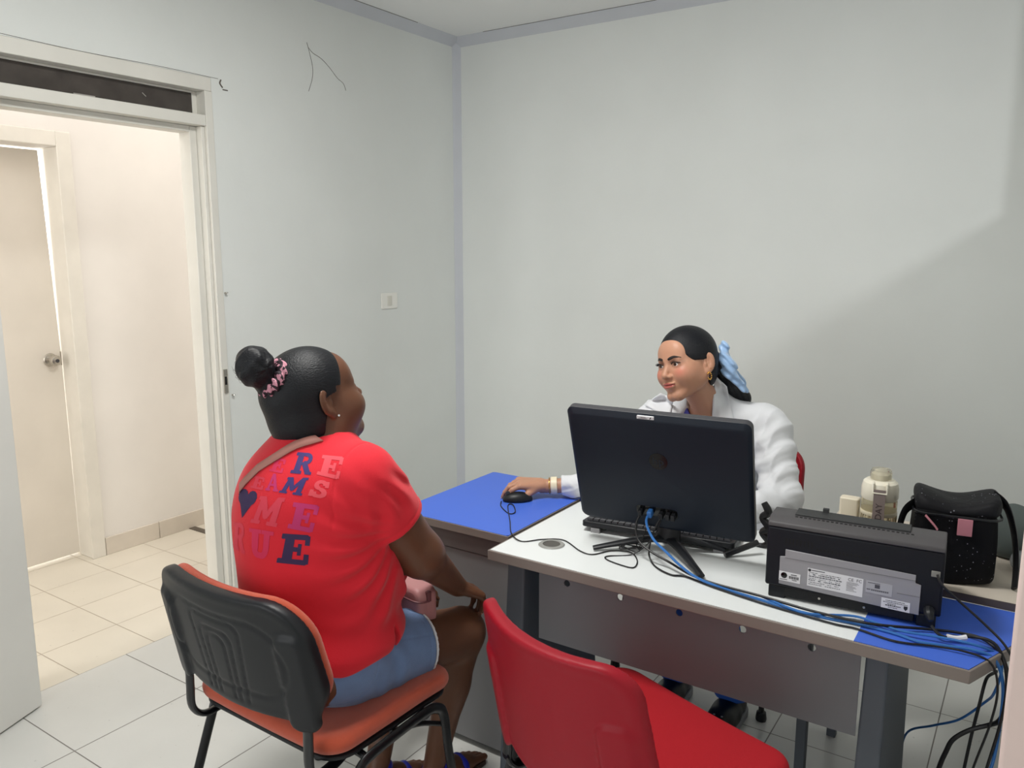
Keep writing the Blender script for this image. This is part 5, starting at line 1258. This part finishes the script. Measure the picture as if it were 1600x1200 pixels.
bw = localize(sdf_object('hair_bow', bow, (1.98, -1.32, 1.08), (2.20, -1.10, 1.34), 0.0022, satin, w2, marg=0.008), W2)
# earrings: a beaded hoop, studs, necklace
gold = mat('gold', rgb(226, 178, 96), 0.2, metal=1.0)
er = G(); er.X = X2
for k in range(11):
    t = -0.9 + 5.0*k/10; er.X = X2 @ Matrix.Translation((0.087, 0.002 + 0.0085*math.sin(t), -0.043 + 0.0115*math.cos(t)))
    er.lathe([(0, -0.0028), (0.0022, -0.0015), (0.0026, 0), (0.0022, 0.0015), (0, 0.0028)], n=10)
er.build('earring', gold, w2)
g = G(); g.X = X2 @ Matrix.Translation((0.0905, 0.008, -0.020)); g.lathe([(0, -0.002), (0.0022, 0), (0, 0.002)], n=8); g.build('ear_stud', gold, w2)
# white coat
def armfold(P, A, B, seed, amp=0.0055):
    a = (B-A); l = np.linalg.norm(a); a = a/l; t = (P-A) @ a; q = P - A - t[:, None]*a
    th = np.arctan2(q[:, 2], q[:, 0])
    s1 = np.sin(t*85 + 2.6*np.sin(th + seed) + seed); s2 = np.sin(t*47 - 3.2*np.sin(th*1.0+seed*2)); s3 = np.sin(th*3 + t*28 + seed)
    return amp*(np.sign(s1)*np.abs(s1)**1.6*np.clip(0.35+t/l, 0, 1) + 0.9*np.abs(s2) + 0.6*s3)
def ridge(P, s, seed): return 1 - np.abs(noise3(P, s, seed))
def coat(P):
    x, y, z = P[:, 0], P[:, 1], P[:, 2]
    d = torso2(P, 0.020)
    d = smin(d, ell(P, (2.05, -1.04, 0.62), (0.215, 0.165, 0.16)), 0.05)
    f = 0.0030*np.sin((x*0.5+z)*70 + 3*np.sin(x*22))*(y < -1.1) + 0.0025*noise3(P, 26, 9)
    d = d + f
    for S_, E_, W_, sd in ((hsh_R, hel_R, hwr_R, 1.0), (hsh_L, hel_L, hwr_L, 2.4)):
        u_ = cone(P, S_, E_, 0.070, 0.064) + armfold(P, S_, E_, sd) - 0.004*ridge(P, 46, 3)
        a = (W_-E_); l = np.linalg.norm(a); a = a/l; m = E_ + a*l*0.80; h = (P-E_) @ a
        v_ = cone(P, E_, m, 0.062, 0.037) + armfold(P, E_, W_, sd+1, 0.003); v_ = smax(v_, h - l*0.80, 0.004)
        d = smin(d, smin(u_, v_, 0.02), 0.022)
    # open front
    v = cone(P, H2c + V3(0.030, 0.03, -0.10), (1.990, -1.285, 0.92), 0.066, 0.072)
    d = smax(d, -v, 0.006)
    nk = cone(P, (2.020, -1.205, 1.05), H2c + V3(0.02, 0.03, -0.03), 0.062, 0.080); d = smax(d, -nk, 0.005)
    return smax(d, 0.42 - z, 0.01)
coatM = mat('white_coat_cotton', rgb(226, 228, 232), 0.8, bump=0.15, bscale=400, sheen=0.3)
ct = localize(sdf_object('coat', coat, (1.55, -1.75, 0.40), (2.48, -0.80, 1.22), 0.0032*VOX, coatM, w2, marg=0.014), W2)
def bvh_two(a, b):
    va = [tuple(v.co) for v in a.data.vertices]; n_ = len(va); vb = [tuple(v.co) for v in b.data.vertices]
    return BVHTree.FromPolygons(va + vb, [tuple(p.vertices) for p in a.data.polygons] + [tuple(i + n_ for i in p.vertices) for p in b.data.polygons])
cb = bvh_two(ct, b2)
def lapel(poly, name='coat_lapel', off=0.007, n=12, plane_y=-1.3, m=coatM, tri=None):
    """four corners (x, z) on a plane in front of her, laid on the coat"""
    q = [Vector((x, plane_y, z)) for x, z in poly]; g = G(); last = None
    e = W2 @ EYE; ids = []; rows = []
    for i in range(n+1):
        row = []
        for j in range(n+1):
            u_, v_ = i/n, j/n; p = W2 @ ((q[0]*(1-u_)+q[1]*u_)*(1-v_) + (q[3]*(1-u_)+q[2]*u_)*v_)
            hit, no, _, _ = cb.ray_cast(e, (p-e).normalized()); row.append((hit, (p-e).normalized()))
        rows.append(row)
    # keep the sheet continuous: depth is limited to the neighbours, then smoothed
    D_ = np.array([[((h-e).length if h is not None else np.nan) for h, _ in r] for r in rows]); med = np.nanmedian(D_)
    D_ = np.where(np.isnan(D_), med, D_); D_ = np.clip(D_, med-0.06, med+0.05)
    for _ in range(3):
        Pd = np.pad(D_, 1, mode='edge'); D_ = (Pd[1:-1, 1:-1]*2 + Pd[:-2, 1:-1] + Pd[2:, 1:-1] + Pd[1:-1, :-2] + Pd[1:-1, 2:])/6
    ids = [[g.pt(e + rows[i][j][1]*(D_[i, j]-off)) for j in range(n+1)] for i in range(n+1)]
    for i in range(n):
        for j in range(n): g.face((ids[i][j], ids[i+1][j], ids[i+1][j+1], ids[i][j+1]))
    return g.build(name, m, w2, smooth=180, solid=0.0045)
lapel([(2.058, 1.195), (2.100, 1.158), (2.133, 1.038), (2.055, 1.030)])
lapel([(1.870, 1.116), (1.918, 1.098), (1.905, 1.030), (1.812, 1.066)])
lapel([(2.053, 1.037), (2.118, 1.040), (2.075, 0.90), (2.045, 0.90)], off=0.004)
# blue tunic showing in the open collar
def tunic(P):
    d = torso2(P, 0.009)
    v = cone(P, H2c + V3(0.062, 0.03, -0.10), (2.035, -1.280, 0.93), 0.060, 0.060)
    nk = cone(P, (2.020, -1.205, 1.045), H2c + V3(0.02, 0.03, -0.03), 0.064, 0.085)
    return smax(smax(smax(d, -v, 0.003), -nk, 0.004), 0.55 - P[:, 2], 0.01)
localize(sdf_object('tunic', tunic, (1.80, -1.40, 0.52), (2.30, -0.85, 1.15), 0.0032, mat('royal_blue_cloth', rgb(76, 78, 168), 0.8, bump=0.2, bscale=300), w2), W2)
def pants(P):
    o = []
    for hx, K, A in ((1.975, KR2, AR2), (2.130, KL2, AL2)):
        d = cone(P, (hx, -1.06, 0.56), K, 0.098, 0.074); o.append(smin(d, cone(P, K, A + V3(0, 0, 0.02), 0.070, 0.068), 0.02))
    d = smin(uni(o, 0.01), ell(P, (2.055, -1.03, 0.59), (0.185, 0.140, 0.120)), 0.03)
    return smax(d, 0.062 - P[:, 2], 0.004) + 0.003*noise3(P, 35, 5)
localize(sdf_object('trousers', pants, (1.80, -1.65, 0.08), (2.32, -0.85, 0.75), 0.005, mat('royal_blue_trousers', rgb(40, 92, 186), 0.8), w2, marg=.01), W2)
AR2 = AR2 + V3(0, -0.015, 0); AL2 = AL2 + V3(0, -0.015, 0)
shoeM = mat('black_clog', rgb(16, 16, 18), 0.4); soleM = mat('grey_sole', rgb(150, 152, 156), 0.6)
for A in (AR2, AL2):
    def shoe(P, A=A):
        q = P - V3(A[0], A[1], 0)
        d = smin(cone(q, (0, 0.03, 0.045), (0, -0.09, 0.040), 0.045, 0.046), cone(q, (0, -0.05, 0.040), (0, -0.135, 0.036), 0.046, 0.040), 0.02)
        d = smax(d, -cone(q, (0, 0.0, 0.09), (0, 0.01, 0.14), 0.036, 0.05), 0.004)
        return smax(d, 0.022 - P[:, 2], 0.003)
    so = localize(sdf_object('shoe', shoe, (A[0]-.08, A[1]-.22, 0), (A[0]+.08, A[1]+.12, .13), 0.003, shoeM, w2), W2)
    g = G(); g.X = W2 @ Matrix.Translation((A[0], A[1], 0)); g.prism(rrect(-0.050, 0.050, -0.182, 0.080, 0.045, 6), 0.001, 0.026); g.build('shoe_sole', soleM, so, bevel=0.003)
    g = G(); g.X = W2 @ Matrix.Translation((A[0], A[1], 0))
    for px, py in ((-0.024, -0.10), (0.0, -0.11), (0.024, -0.10), (-0.012, -0.135), (0.014, -0.135)): g.lathe([(0, 0), (0.004, 0), (0.004, 0.001), (0, 0.001)], c=(px, py, 0.0805 - 0.02*abs(px)*20*0.5), n=8)
    tag(g.build('vent_hole', soleM, so), kind='stuff')
# watch strap, bracelet, nails
aW = (hwr_R - hel_R)/np.linalg.norm(hwr_R - hel_R)
def ring(c, a, r, w_, t_):
    def f(P):
        q = P - c; h = q @ a; rr_ = length(q - h[:, None]*a); return smax(np.abs(h) - w_, np.abs(rr_ - r) - t_, 0.0015)
    return f
wc = hel_R + aW*(np.linalg.norm(hwr_R-hel_R)*0.875) + V3(0, 0, 0.001)
bd = localize(sdf_object('wrist_band', ring(wc, aW, 0.0290, 0.0110, 0.0016), tuple(wc-0.045), tuple(wc+0.045), 0.0011, mat('cream_band', rgb(238, 226, 196), 0.4), w2), W2)
wc2 = wc + aW*0.016
localize(sdf_object('bracelet', ring(wc2, aW, 0.0282, 0.0016, 0.0014), tuple(wc2-0.04), tuple(wc2+0.04), 0.001, gold, w2), W2)
g = G(); g.X = W2
nk_pts = [(1.985, -1.262, 1.085), (1.992, -1.30, 1.045), (2.02, -1.318, 1.005), (2.045, -1.30, 1.04), (2.062, -1.255, 1.09)]
nails_m = mat('nail_polish_pale', rgb(228, 190, 184), 0.15)
old_pt = G.pt
def nails_at(parts, R, m, root, inv):
    n0 = len(COL.objects)
    before = set(o.name for o in COL.objects)
    nails(parts, R, m, root, s=1.0)
    for o in COL.objects:
        if o.name not in before: o.data.transform(inv)
nails_at(handR2, RhR, nails_m, w2, W2)
for o in list(w1.children):
    if o.name.startswith('fingernail'): o.data.transform(W1)
